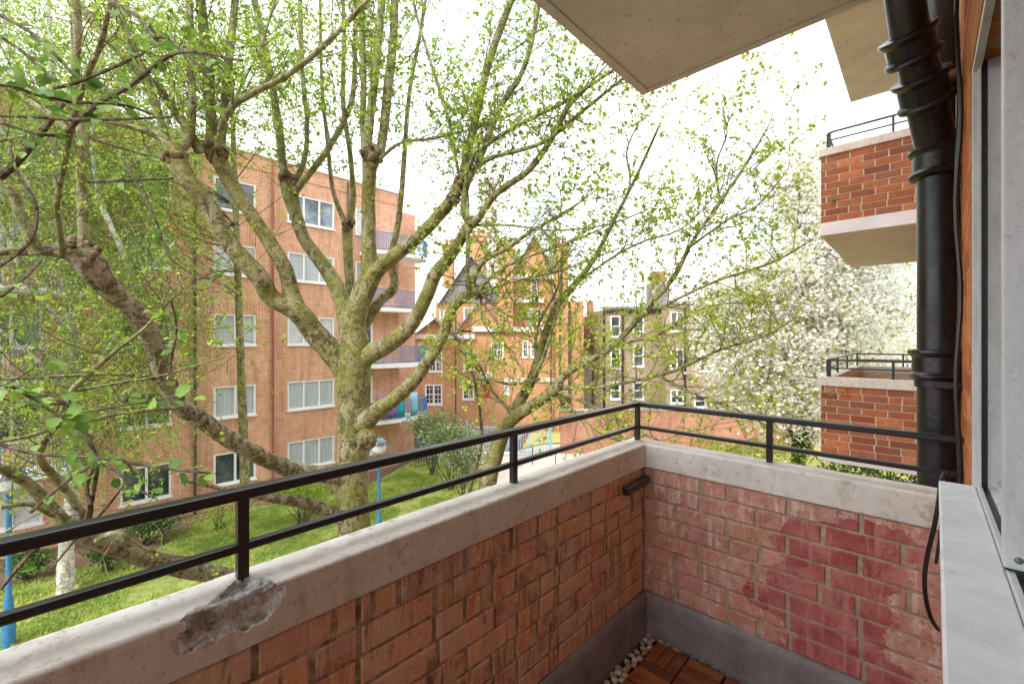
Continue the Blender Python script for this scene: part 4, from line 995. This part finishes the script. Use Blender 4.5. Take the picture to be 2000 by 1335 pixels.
T.limb([(700,650,8.7,14),(740,590,9.0,13),(770,560,9.2,11),(765,500,9.3,9),(780,420,9.4,7),(790,300,9.5,6),(800,180,9.6,5),(822,60,9.6,4),(840,-60,9.6,3)],seg=10)
T.limb([(688,640,8.8,14),(683,560,9.2,11),(680,500,9.3,11),(678,440,9.4,13)],seg=10)
T.limb([(680,440,9.4,9),(690,380,9.4,7),(684,300,9.4,6),(670,200,9.4,6),(672,80,9.4,5),(668,-60,9.4,4)],seg=8)
T.limb([(676,440,9.4,7),(650,370,9.5,5),(640,280,9.5,5),(628,150,9.5,4),(625,-60,9.5,3)],seg=8)
# lower left limb, towards the house
T.limb([(690,925,8.4,24),(640,925,8.2,20),(580,918,7.8,19),(521,898,7.3,19),(440,852,6.7,20),(385,812,6.3,19),(350,790,6.1,19),(327,745,5.9,20),(296,660,5.6,21),(262,606,5.4,21),(214,564,5.2,24),(178,515,5,32),(150,488,4.9,27)],'low',seg=16)
T.limb([(165,497,5,22),(110,490,4.9,17),(60,490,4.8,11),(0,492,4.7,9),(-60,490,4.6,8)],'low',seg=12)
T.limb([(690,1020,8.4,18),(644,1000,8.2,17),(590,980,7.8,14),(521,970,7.2,10),(440,955,6.6,6),(352,935,6.1,4)],'low',seg=10)
T.limb([(690,1200,8.4,26),(600,1190,7.7,22),(520,1155,7,20),(454,1127,6.4,19),(345,1106,5.7,20),(246,1076,5.2,22),(169,1046,4.8,21),(120,1020,4.6,18)],'low',seg=16)
S=[]  # shoots -> (points, r)
def sh(pl,seg=10): S.append(T.limb(pl,'shoot',seg)); return S[-1]
# every shoot keeps climbing out of the frame
sh([(338,300,7,10),(322,262,7,9),(304,205,6.9,9),(271,116,6.8,8),(229,18,6.7,8),(205,-60,6.6,7)])
sh([(352,300,7.1,12),(372,255,7.1,11),(375,150,7.1,10),(372,60,7.2,9),(366,-80,7.2,8)])
sh([(392,300,7.3,13),(372,262,7.2,12),(317,183,7.1,12),(240,108,7.0,12),(162,18,6.9,11),(110,-50,6.8,10)])
sh([(330,290,6.9,9),(305,262,6.9,7),(250,246,6.8,6),(172,228,6.7,5),(60,170,6.4,4),(-20,130,6.2,3)])
sh([(412,300,7.5,14),(412,250,7.5,13),(406,141,7.5,13),(391,0,7.5,12),(385,-90,7.5,11)])
sh([(428,300,7.6,11),(436,240,7.6,10),(446,130,7.6,10),(460,0,7.6,9),(470,-90,7.6,8)])
sh([(425,285,7.3,8),(437,235,7.2,8),(470,195,7.1,8),(560,148,7.0,7.5),(640,82,6.9,7),(705,15,6.8,6),(760,-50,6.7,5)])
sh([(440,232,7.4,4),(480,150,7.5,3.5),(510,90,7.6,3),(537,0,7.7,3),(550,-60,7.7,2)])
sh([(562,360,9,12),(552,320,9,10),(545,250,9,10),(525,130,9,9),(497,0,9,8),(485,-60,9,7)])
sh([(572,360,9.1,9),(592,320,9.1,7),(600,250,9.1,6),(590,130,9.1,6),(586,0,9.1,6),(586,-60,9.1,5)])
sh([(575,375,8.9,10),(600,345,8.9,8),(638,295,8.9,8),(672,235,8.9,7),(690,180,8.9,7),(694,70,8.9,6),(700,-60,8.9,5)])
sh([(716,310,8.3,13),(716,280,8.3,13),(727,197,8.3,11),(738,88,8.3,11),(746,0,8.3,10),(752,-60,8.3,9)])
sh([(735,310,8.5,12),(746,280,8.5,12),(758,176,8.5,12),(768,80,8.5,11),(771,0,8.5,10),(774,-60,8.5,10)])
sh([(712,300,8.7,9),(709,240,8.7,8),(710,150,8.7,8),(706,0,8.7,8),(704,-60,8.7,7)])
sh([(722,330,8.4,5),(780,280,8.1,4),(850,270,7.9,3),(960,240,7.7,2.5),(1050,200,7.5,2)])
sh([(900,360,7.9,13),(905,330,7.9,11),(925,246,7.8,11),(949,141,7.7,11),(972,70,7.7,10),(1000,0,7.6,9),(1030,-70,7.6,8)])
sh([(902,350,7.8,7),(912,335,7.7,6),(935,295,7.5,6),(1020,239,7.1,5.5),(1100,200,6.8,5),(1192,141,6.4,4),(1260,90,6.2,3)])
sh([(900,352,7.8,8),(920,335,7.7,7),(962,308,7.4,6),(1060,278,7,6),(1140,215,6.7,5),(1215,155,6.4,4),(1290,100,6.2,3)])
sh([(898,352,7.9,5),(892,320,7.9,4.5),(878,240,7.9,4.5),(850,150,7.9,4),(812,25,8,3.5),(800,-40,8,3)])
sh([(920,440,7.7,10),(906,415,7.7,9),(912,360,7.7,9),(940,305,7.7,8),(977,211,7.7,8),(1020,141,7.7,7),(1048,40,7.7,6),(1060,-40,7.7,5)])
sh([(920,440,7.6,12),(935,425,7.6,10),(967,380,7.5,9),(1030,334,7.3,9),(1072,280,7.2,8),(1108,211,7.1,7),(1145,172,7,6),(1200,110,6.9,4)])
sh([(915,575,7.6,7),(913,540,7.6,6),(914,450,7.6,6),(912,380,7.7,5),(905,250,7.8,4)])
sh([(925,575,7.7,9),(925,545,7.6,8),(945,510,7.5,7),(990,485,7.4,6),(1040,450,7.3,5),(1110,410,7.1,4),(1180,360,7,3)])
sh([(935,570,7.6,4),(960,540,7.4,3.5),(1010,510,7.1,3),(1120,470,6.6,2.6),(1230,420,6.2,2)])
sh([(938,572,7.5,3.5),(1000,550,7.2,3),(1090,530,6.9,2.5),(1170,500,6.6,2),(1250,470,6.3,1.8)])
sh([(938,572,7.6,4),(975,605,7.5,3),(1010,622,7.4,2.5),(1060,620,7.2,2)])
sh([(934,575,7.6,3.5),(945,630,7.5,2.6),(975,668,7.4,2),(1010,690,7.3,1.8)])
sh([(925,440,7.7,4),(1000,440,7.4,3),(1080,450,7.1,2.6),(1200,435,6.7,2.2),(1320,380,6.3,2)])
# knuckle shoots of the near left limb
N1=[sh([(170,500,5,14),(163,455,4.95,12),(158,352,4.9,11),(158,264,4.85,11),(148,141,4.8,9),(145,0,4.7,8),(143,-80,4.7,8)]),
 sh([(122,492,4.8,8),(117,450,4.6,6.5),(112,400,4.4,6),(126,320,4.2,6),(143,235,4.1,7),(165,160,4,6.5),(196,88,3.9,6),(213,15,3.8,5.5),(222,-50,3.8,5)]),
 sh([(72,495,4.8,16),(50,440,4.7,14),(20,370,4.6,13),(-10,320,4.5,12)]),
 sh([(148,140,3.95,5),(152,60,3.9,10),(143,-40,3.9,10)])]
N2=[sh([(130,1030,4.6,17),(100,990,4.5,15),(50,940,4.3,13),(0,915,4.1,12),(-60,895,4,11)]),
 sh([(165,1035,4.7,12),(162,1005,4.6,10),(118,942,4.4,10),(80,900,4.2,9),(84,866,4.1,9),(113,824,4,8),(141,764,3.9,8),(176,729,3.8,7),(229,683,3.7,5),(282,641,3.6,4),(334,585,3.5,3),(384,543,3.4,2.2)]),
 sh([(118,830,4.0,6),(60,850,3.8,5),(0,862,3.7,5),(-40,866,3.6,4)]),
 sh([(134,785,3.9,5),(60,790,3.7,4),(0,776,3.5,4)]),
 sh([(141,764,3.9,5),(220,750,4.1,4),(317,733,4.4,3),(400,708,4.6,2),(462,692,4.8,1.6)]),
 sh([(300,738,5.8,7),(230,730,5.2,5),(150,733,4.7,4.5),(60,738,4.3,4),(-20,742,4,4)]),
 sh([(355,795,6,6),(290,800,5.4,4.5),(220,810,5,3.5),(150,830,4.7,3)]),
 sh([(60,200,4.2,8),(100,225,4.1,8),(138,262,4.0,6)]),
 sh([(0,275,4.0,4),(70,262,4.0,3.5),(130,263,4.0,4)]),
 sh([(190,1055,4.6,8),(230,1040,4.5,7),(280,1070,4.7,5),(350,1085,5,4),(450,1085,5.4,3)]),
 sh([(0,990,3.8,7),(60,985,4,6),(110,1010,4.4,7)])]
for i,(q,r) in enumerate(S[:27]): T.clothe(q,r,.125,1.15,11,.070,4,.05,r0=.011)
for q,r in N1+N2: T.clothe(q,r,.20,.7,9,.052,2,.1,r0=.006)
KNL=[]
def burr(mb,x,y,Y,rpx,n=26):
    c=P(x,y,Y); R_=rpx*Y/F
    for i in range(n):
        d=norm(rng.normal(size=3)); q_=c+d*R_*rng.uniform(.5,.95); r_=R_*rng.uniform(.22,.42)
        V=[];nu,nv=7,5
        for a in range(nv+1):
            th=math.pi*a/nv
            for b_ in range(nu):
                ph=2*math.pi*b_/nu; v=np.array((math.sin(th)*math.cos(ph),math.sin(th)*math.sin(ph),math.cos(th)))
                V.append(q_+v*r_*(1+.35*mn.noise(Vector(v*2+q_*3))))
        mb.add(V,[[a*nu+b_,a*nu+(b_+1)%nu,(a+1)*nu+(b_+1)%nu,(a+1)*nu+b_] for a in range(nv) for b_ in range(nu)],None,True)
for k_ in ((340,303,6.95,22),(420,296,7.55,21),(567,352,9,18),(725,306,8.35,21),(902,352,7.85,15),(921,434,7.65,14),(935,571,7.65,15),(680,438,9.3,14),(172,500,4.95,27),(150,478,4.95,20),(584,612,7.95,18),(884,392,7.85,14),(714,862,8.0,17)): KN=MB(); burr(KN,*k_); KNL.append(KN)
pl=thing('plane_tree','large mossy pollarded plane tree with knuckled limbs filling the left half of the view','tree',(base[0],base[1],0))
for KN in KNL: KN.build('knuckle',M['bark_knot'],pl)
T.finish(pl,M['bark_plane'],M['bark_twig_green'],M['leaf_plane'],'lobed',M['bark_shoot'],M['bark_low'])

# near leafy twigs of the same crown, close to the railing
T=Tree()
def nt(pl,leafn=7,size=.085,r=None):
    leafn=int(leafn*1.5)
    q,rr=T.limb(pl,'twig',6,5)
    for i in range(leafn):
        k=rng.integers(int(len(q)*.15),len(q)-1); d=norm(q[k+1]-q[k])*.5+rng.normal(size=3)*.6+np.array((.25,0,-.25)); 
        p2=q[k]+norm(d)*.02
        T.lp.append(p2);T.ld.append(d);T.ls.append(size*rng.uniform(.65,1.15))
    # short side twigs
    for i in range(max(2,leafn//3)):
        k=rng.integers(2,len(q)-2); c=T.curve(q[k],norm(q[k+1]-q[k])+rng.normal(size=3)*.7,rng.uniform(.12,.35),.0022,0,nseg=4,seg=4)
        for m_ in (2,4):
            T.lp.append(c[m_]);T.ld.append(norm(c[m_]-c[m_-1])+rng.normal(size=3)*.4+np.array((0,0,-.2)));T.ls.append(size*rng.uniform(.5,1.1))
nt([(130,264,3.4,5),(148,239,3.3,5),(197,200,3.1,5),(246,172,2.9,5),(292,137,2.7,4.5),(338,106,2.5,4),(387,102,2.3,3),(470,118,2.2,2)],9)
nt([(218,4,3.2,5),(268,32,3,4),(299,70,2.8,4),(327,74,2.7,3.5),(380,120,2.5,3),(415,148,2.4,2)],9)
nt([(-20,18,3.2,4),(70,70,3,4),(120,120,2.9,3),(146,150,2.9,3)],6)
nt([(-20,60,3,3),(50,105,2.9,3),(105,158,2.8,2.5)],5)
nt([(105,172,2.9,3),(148,162,2.8,3.5),(232,127,2.7,3),(278,105,2.6,2)],6)
nt([(-20,165,2.5,3),(30,170,2.5,3),(70,185,2.6,3),(140,200,2.7,2.5)],8,.09)
nt([(-20,232,3.2,3.5),(70,260,3.2,3.5),(130,264,3.3,4)],4)
nt([(172,355,4,3),(250,352,3.9,3),(338,348,3.8,2)],2)
nt([(172,267,4.2,3),(240,290,4.2,2.5),(310,310,4.2,2)],2)
nt([(-20,225,3,3),(90,230,3,3),(170,235,3,3),(330,228,2.9,2.4)],4)
nt([(150,200,2.6,3),(240,205,2.6,2.4),(300,225,2.6,2)],5)
nt([(53,764,2.6,4),(102,775,2.6,4),(141,800,2.6,4),(168,850,2.6,3.5),(197,893,2.6,3),(243,900,2.6,2.6),(262,925,2.6,2)],9)
nt([(-20,748,2.3,4),(30,758,2.3,3),(80,790,2.3,3),(130,820,2.3,2.5)],10,.095)
nt([(100,815,2.4,3),(190,800,2.4,3),(280,785,2.4,2.6),(345,772,2.4,2)],7,.095)
nt([(-20,860,2.8,4),(70,885,2.8,4),(200,895,2.8,3.5),(330,915,2.8,3),(420,925,2.8,2)],7,.08)
nt([(180,980,3,3),(190,900,3,4),(170,950,3,3),(176,990,3,5),(172,1010,3.4,6)][::-1],2)
nt([(60,1000,3,3),(130,940,3,3),(200,905,3,3),(260,950,3,2),(300,970,2.9,2)],5,.08)
nt([(384,543,3.4,2),(420,545,3.3,2),(455,570,3.2,1.6)],3)
nt([(334,585,3.5,2),(345,640,3.5,2),(337,690,3.5,2),(330,730,3.5,2)],3)
nt([(240,310,3.6,2.5),(300,420,3.4,2),(330,500,3.3,2),(390,545,3.2,1.6)],4,.08)
nt([(0,580,3.2,3),(40,550,3.3,3),(80,508,3.6,3)][::-1],3)
nt([(0,345,3.6,8),(30,320,3.6,7),(80,260,3.7,6),(140,180,3.8,4)],5,.07)
nt([(0,520,4,3),(60,470,4,3),(70,400,4,3),(30,330,4,3),(20,270,4,2)],3,.07)
nt([(100,1110,3,2),(150,1050,3,2.4),(200,1000,3.1,2.4),(240,950,3.1,2)],3,.07)
nt([(0,1150,2.8,4),(50,1090,2.9,5),(110,1040,3.2,6),(160,1035,3.9,6)],3,.07)
o=thing('near_branches','near leafy branches of serrated leaves hanging at the left in front of the big tree','branches',P(130,500,3))
T.finish(o,M['bark_twig'],M['bark_twig'],M['leaf_near'],'near')

# ---- small multi-stem tree on the right
T=Tree(); b=G(935,1355)
T.limb([(940,1400,7.0,34),(945,1120,7.2,26),(952,960,7.4,23),(965,890,7.5,21),(985,832,7.5,18)],seg=14)
T.limb([(980,850,7.5,18),(1006,800,7.5,14),(1034,750,7.5,13),(1048,712,7.5,11),(1066,650,7.5,9),(1087,599,7.5,9),(1118,560,7.4,8),(1157,510,7.3,6),(1199,430,7.2,5),(1245,340,7.1,4),(1290,240,7,3)],seg=10)
A_=[]
def s2(pl,seg=8): A_.append(T.limb(pl,'shoot',seg))
T.limb([(985,835,7.5,15),(1015,808,7.3,15),(1055,782,7.1,14),(1082,762,7,15),(1095,750,6.9,10)],seg=10)
s2([(1085,758,7,11),(1110,727,6.9,9),(1196,676,6.7,8),(1266,599,6.5,8),(1319,536,6.4,7),(1353,470,6.3,5),(1406,394,6.2,4.5),(1448,334,6.1,4),(1504,239,6,2.5),(1511,194,6,1.5)])
s2([(1087,758,7,6),(1178,754,6.5,4.5),(1284,733,6.1,4.5),(1330,718,6,4.5),(1406,683,5.8,4),(1494,655,5.6,3),(1570,610,5.5,2)])
s2([(1240,625,6.6,5),(1330,580,6.4,4.5),(1406,546,6.3,3.5),(1511,511,6.2,3),(1600,460,6.1,2)])
s2([(1048,712,7.5,5),(1050,640,7.5,4),(1090,560,7.4,3),(1100,500,7.3,2)])
s2([(1034,750,7.5,6),(1060,700,7.3,5),(1085,620,7.2,4),(1096,560,7.1,3),(1098,480,7,2)])
s2([(1130,550,7.4,4),(1200,500,7.2,3.5),(1260,470,7,3),(1340,440,6.8,2),(1440,330,6.6,2)])
s2([(1080,760,7,6),(1150,790,6.6,4),(1230,830,6.3,3),(1330,880,6,2.5),(1400,890,5.8,2)])
s2([(1085,765,7,4),(1120,800,6.8,3),(1180,850,6.5,2.5),(1250,870,6.3,2)])
s2([(1055,740,7.4,5),(1000,750,7.3,4),(950,740,7.2,3),(900,750,7.1,2)])
s2([(1350,480,6.3,4),(1420,430,6.1,3),(1480,400,6,2.5),(1540,330,5.9,2)])
s2([(1199,430,7.2,4),(1230,360,7.2,3),(1225,290,7.1,2.5),(1260,220,7,2)])
s2([(1196,676,6.7,4),(1290,650,6.5,3),(1380,600,6.4,2.5),(1480,590,6.3,2)])
s2([(1284,733,6.1,4),(1360,770,5.8,3),(1440,800,5.6,2.5),(1530,850,5.4,2)])
s2([(1406,394,6.2,3),(1400,320,6.2,2.5),(1420,260,6.1,2),(1410,210,6.1,2)])
s2([(1000,805,7.4,6),(960,760,7.3,4),(930,700,7.2,3),(900,660,7.1,2)])
for q,r in A_: T.clothe(q,r,.095,.95,14,.060,4,.05,r0=.008)
o=thing('small_tree','slender forked tree with long arching branches and fresh leaves in front of the mansion','tree',(b[0],b[1],0))
T.finish(o,M['bark_plane'],M['bark_twig_green'],M['leaf_olive'],'lobed',M['bark_shoot'])
T=Tree()
q,r=T.limb([(915,1400,6.6,4.5),(912,1010,6.6,4),(938,880,6.6,4),(940,830,6.6,3.6),(930,760,6.6,3.2),(912,700,6.6,2.8),(895,680,6.6,2)],seg=8); T.clothe(q,r,.16,.4,9,.05,1,.3,r0=.004)
o=thing('sapling','thin dark sapling stem between the big trunk and the forked tree','tree',(q[0][0],q[0][1],0))
T.finish(o,M['bark_twig'],M['bark_twig'],M['leaf_olive'],'lobed')

# ---- birch on the left: hanging twigs
def hanging(T,anchor,n,Ln,dens,size):
    for i in range(n):
        k=rng.integers(0,len(anchor)); p=anchor[k]+rng.normal(size=3)*.5
        l=Ln*rng.uniform(.4,1.3); c=T.curve(p,(rng.normal()*.5,rng.normal()*.5,-.2),l,.004,-.22,.3,7,seg=3); T.leafup(c,dens,size,.06)
T=Tree(); b=G(128,1150)
T.limb([(128,1165,11.3,20),(128,1080,11.3,15),(140,960,11.3,13),(150,800,11.2,12),(140,640,11.1,11),(120,480,11,10),(110,300,11,8),(100,120,11,6),(90,-60,11,4)],seg=12)
an=[]
for pl_ in ([(150,800,11.2,7),(200,700,10.8,6),(262,600,10.4,5),(246,511,10.3,6),(211,430,10.2,6),(190,370,10.2,5),(180,250,10.2,4),(200,100,10.2,3)],
           [(140,640,11.1,8),(60,560,10.6,6),(10,450,10.2,5),(-60,330,10,4)],[(120,480,11,7),(190,380,10.8,5),(280,300,10.6,4),(360,180,10.5,3)],
           [(120,480,11,6),(60,360,10.8,5),(0,250,10.5,4),(-80,150,10.3,3)],[(110,300,11,6),(170,200,10.8,4),(260,100,10.6,3),(330,-20,10.6,3)],
           [(262,600,10.4,4),(300,520,10.2,3),(345,470,10,3)],[(110,300,11,4),(40,180,10.8,3),(10,60,10.7,3),(0,-60,10.7,2)],[(150,800,11.2,6),(90,720,10.6,5),(20,660,10.3,4),(-60,600,10,3)],
           [(145,850,11.2,5),(230,790,10.8,4),(300,700,10.6,3),(330,600,10.5,3)]):
    q,r=T.limb(pl_,'wood',8); an.append(q)
an=np.concatenate(an)
hanging(T,an,3400,1.8,16,.075)
o=thing('birch_tree','white barked birch with a hanging green curtain of small leaves at the left','tree',(b[0],b[1],0))
T.finish(o,M['bark_birch'],M['bark_twig'],M['leaf_birch'],'small')
# ---- background leafy trees: behind crown top-left, behind centre
def cloud_tree(name,label,trunkpl,blobs,n,size,leafm,bark,kind='small',twn=150,colpow=1,cat='tree'):
    T=Tree(); g0=P(*trunkpl[0][:3]); q,r=T.limb(trunkpl,'wood',8)
    for i in range(twn):
        x,y,Y,rx,ry,w_=blobs[rng.integers(len(blobs))]; a=rng.uniform(0,6.28); f=rng.uniform(.2,1)
        tgt=P(x+rx*f*math.cos(a),y+ry*f*math.sin(a),Y+rng.uniform(-1,1)*rx*Y/F*.7); zt=tgt[2]-.55*np.linalg.norm(tgt[:2]-q[-1][:2])*(2.2 if name=='poplar_tree' else 1); k=int(np.clip(np.searchsorted(q[:,2],max(zt,q[len(q)//3][2])),0,len(q)-1)); s0=q[k]
        mid=(s0+tgt)/2+rng.normal(size=3)*.25; pp=smooth([s0,mid,tgt],4); T.twig.tube(pp,np.linspace(.016,.004,len(pp)),4)
    tot=sum(b_[5] for b_ in blobs)
    for x,y,Y,rx,ry,w_ in blobs:
        m=int(n*w_/tot); nc=max(4,m//22)
        v=rng.normal(size=(nc,3)); v/=np.linalg.norm(v,axis=1)[:,None]; v*=rng.uniform(0,1,nc)[:,None]**.45
        cen=P(x,y,Y)+v*np.array((rx*Y/F,rx*Y/F*.8,ry*Y/F))
        idx=rng.integers(0,nc,m); p=cen[idx]+rng.normal(size=(m,3))*rng.uniform(.08,.32,nc)[idx][:,None]
        T.lp+=list(p); T.ld+=list(rng.normal(size=(m,3))); T.ls+=list(size*rng.uniform(.6,1.3,m))
    g0=np.array((g0[0],g0[1],0.)); o=thing(name,label,cat,g0); return T,o
T,o=cloud_tree('lime_tree','bright green leafy tree behind the limbs at the upper left',[(480,980,14,12),(470,700,14,9),(460,400,14,7),(450,100,14,4)],
   [(60,90,12.5,190,200,3),(300,110,13,170,160,3),(520,170,13,150,170,2),(180,330,12,150,120,2),(330,430,12.5,90,110,1)],42000,.08,None,None)
T.finish(o,M['bark_plane'],M['bark_twig'],M['leaf_plane'],'small')
# ---- blossom tree
T,o=cloud_tree('blossom_tree','white flowering cherry tree in full blossom behind the neighbouring balconies',[(1560,950,15,16),(1560,850,15,14),(1575,720,15,11),(1565,560,15,8),(1560,400,15,4),(1562,260,15,2)],
   [(1560,640,15,120,130,4),(1660,560,15.5,130,110,4),(1500,560,14.5,90,90,2),(1460,690,14.5,90,100,2),(1560,780,14.5,90,90,2),(1640,680,15,120,130,3),(1720,620,16,90,120,2),(1600,470,15,110,90,2),(1430,620,14.5,75,95,1.8),(1500,760,14.3,80,80,1.5),(1560,340,15,70,120,1.5),(1650,450,15,110,110,2)],85000,.125,None,None,twn=260)
k=len(T.lp); sel=rng.uniform(size=k)<.22
lp=np.array(T.lp);ld=np.array(T.ld);ls=np.array(T.ls)
V,Q,c=leaves(lp[~sel],ld[~sel],ls[~sel],'blossom',rng.uniform(0,1,(~sel).sum())); MB().add(V,Q,c).build('blossom',M['blossom'],o,True)
T.lp=list(lp[sel]);T.ld=list(ld[sel]);T.ls=list(ls[sel]); T.finish(o,M['bark_dark'],M['bark_dark'],M['leaf_blossom'],'small')
T,o=cloud_tree('poplar_tree','narrow pale budding poplar rising above the blossom tree',[(1562,760,19,8),(1560,500,19,6),(1560,300,19,3),(1558,215,19,1.5)],
   [(1560,420,19,45,90,2),(1560,300,19,28,70,1.5),(1600,360,19,30,100,1),(1525,400,19,30,90,1),(1560,560,19,60,90,1)],3600,.085,None,None,twn=120)
T.finish(o,M['bark_twig_green'],M['bark_twig_green'],M['leaf_blossom'],'small')
# ---- shrubs
def shrub(name,label,x,y,w,h,Y,n,size,mat,group=None):
    c=P(x,y,Y); rx=w*Y/F/2; rz=h*Y/F/2; z0_=0
    T=Tree(); g0=np.array((c[0],c[1],0.)); o=thing(name,label,'shrub',g0,group)
    for i in range(14):
        tgt=c+rng.normal(size=3)*np.array((rx,rx*.6,rz))*.5; T.wood.tube([g0+rng.normal(size=3)*(.08,.08,0),(g0+tgt)/2,tgt],[.02,.012,.004],4)
    v=rng.normal(size=(n,3)); v/=np.linalg.norm(v,axis=1)[:,None]; v*=rng.uniform(.45,1.05,n)[:,None]*(1+.25*np.sin(v[:,0]*7+v[:,2]*5))[:,None]
    p=c+v*np.array((rx,rx*.7,rz)); p[:,2]=np.maximum(p[:,2],.03)
    T.lp=list(p);T.ld=list(v+rng.normal(size=(n,3))*.6);T.ls=list(size*rng.uniform(.6,1.3,n))
    T.finish(o,M['bark_dark'],M['bark_dark'],M[mat],'small',names=('stems','shoots','twigs','foliage'))
shrub('hedge','rounded green bush behind the variegated hedge beside the yard',845,835,95,62,21,3500,.11,'leaf_hedge')
shrub('hedge','variegated cream and green bush in front of the low pale wall',880,856,110,50,19,3500,.11,'leaf_hedge')
shrub('shrub','dark shrub at the base of the forked tree by the path',905,892,90,60,17,2600,.10,'leaf_hedge')
shrub('shrub','dark evergreen shrub under the ground floor windows of the opposite block',290,1018,100,46,14.0,2200,.09,'leaf_dark')
shrub('shrub','low dark green shrub on the soil bed right of the birch trunk',210,1075,70,40,12.3,1500,.08,'leaf_dark')
shrub('shrub','low bush behind the left lamp post at the lawn edge',55,1095,80,40,11.8,1500,.08,'leaf_dark')
shrub('shrub','bright green low plant on the bed between railing and big trunk',590,960,110,46,15.5,2200,.09,'leaf_plane')
shrub('shrub','reddish brown young shrub against the opposite brick wall',425,1000,60,60,15.0,500,.08,'leaf_olive')
shrub('ivy_shrub','ivy wrapped lower trunk mass of the blossom tree',1562,830,60,150,14.6,3200,.10,'leaf_dark')
shrub('shrub','leafy green shrub beneath the lower neighbouring balcony',1700,935,260,60,9.5,3500,.07,'leaf_dark')
shrub('shrub','bright leafy shrub just beyond the short parapet at the middle post',1440,900,240,70,9.8,2600,.08,'leaf_plane')
# ground cover right
def cover(poly,n,size,mat,label,hmax=.35):
    pts=[]; A=np.array(poly)
    while len(pts)<n:
        x=random.uniform(A[:,0].min(),A[:,0].max()); y=random.uniform(A[:,1].min(),A[:,1].max())
        if inpoly(x,y,poly): pts.append((x,y,random.uniform(.03,hmax)))
    p=np.array(pts); V,Q,c=leaves(p,rng.normal(size=(n,3)),size*rng.uniform(.6,1.3,n),'small',rng.uniform(0,1,n))
    tag(MB().add(V,Q,c,True).build('ground_cover',M[mat],None,True),label,'plants',kind='stuff')
cover(gp([(1380,905),(1900,905),(2200,1150),(1400,1150)]),9000,.08,'leaf_birch','low green ground cover below the neighbouring balcony')
cover(gp([(330,1062),(300,1040),(420,1000),(640,960),(700,957),(600,980),(500,992)]),1500,.06,'leaf_birch','patchy low plants on the soil bed by the opposite wall',.2)

# ------------------------------------------------------------------ light, sky, camera
wd=bpy.data.worlds.new('World'); sc.world=wd; wd.use_nodes=True; nt_=wd.node_tree; nt_.nodes.clear()
def wn(ty,**kw):
    n=nt_.nodes.new(ty)
    for k_,v in kw.items(): setattr(n,k_,v)
    return n
EL,AZ=math.radians(48),math.radians(205)
sky=wn('ShaderNodeTexSky',sky_type='NISHITA',sun_disc=False,sun_elevation=EL,sun_rotation=AZ,air_density=1,dust_density=2,ozone_density=1)
tc=wn('ShaderNodeTexCoord'); mp=wn('ShaderNodeMapping'); mp.inputs['Scale'].default_value=(1,1,2.2); nt_.links.new(tc.outputs['Generated'],mp.inputs[0])
no=wn('ShaderNodeTexNoise'); no.inputs['Scale'].default_value=2.6; no.inputs['Detail'].default_value=7; no.inputs['Roughness'].default_value=.6; nt_.links.new(mp.outputs[0],no.inputs['Vector'])
rp=wn('ShaderNodeValToRGB'); rp.color_ramp.elements[0].position=.40; rp.color_ramp.elements[1].position=.52; rp.color_ramp.elements[0].color=(.45,.45,.45,1); nt_.links.new(no.outputs['Fac'],rp.inputs[0])
mx=wn('ShaderNodeMix',data_type='RGBA'); nt_.links.new(rp.outputs[0],mx.inputs[0]); nt_.links.new(sky.outputs[0],mx.inputs[6]); mx.inputs[7].default_value=(10.5,10.8,11.2,1)
bg=wn('ShaderNodeBackground'); bg.inputs[1].default_value=.105; nt_.links.new(mx.outputs[2],bg.inputs[0])
ou=wn('ShaderNodeOutputWorld'); nt_.links.new(bg.outputs[0],ou.inputs[0])
sd=bpy.data.lights.new('sun','SUN'); sd.energy=1.35; sd.angle=math.radians(10); sd.color=(1,.96,.90); so=bpy.data.objects.new('sun',sd); C.objects.link(so)
# sun behind the viewer's left shoulder
dv=Vector((-.52*math.cos(EL),-.85*math.cos(EL),math.sin(EL))); so.rotation_euler=dv.to_track_quat('Z','Y').to_euler(); so.location=(0,0,30)
sky.sun_rotation=math.atan2(dv.x,dv.y)
cd=bpy.data.cameras.new('camera'); cam=bpy.data.objects.new('camera',cd); C.objects.link(cam); cam.location=(0,0,H); cam.rotation_euler=(math.radians(90),0,0)
cd.sensor_width=36; cd.lens=F/2000*36; cd.shift_y=-(667.5-CY)/2000; cd.clip_start=.01; cd.clip_end=2000; sc.camera=cam
sc.view_settings.view_transform='Standard'; sc.view_settings.look='None'; sc.view_settings.exposure=1.4; sc.view_settings.gamma=1
sc.cycles.max_bounces=8; sc.cycles.transparent_max_bounces=12; sc.cycles.use_denoising=True
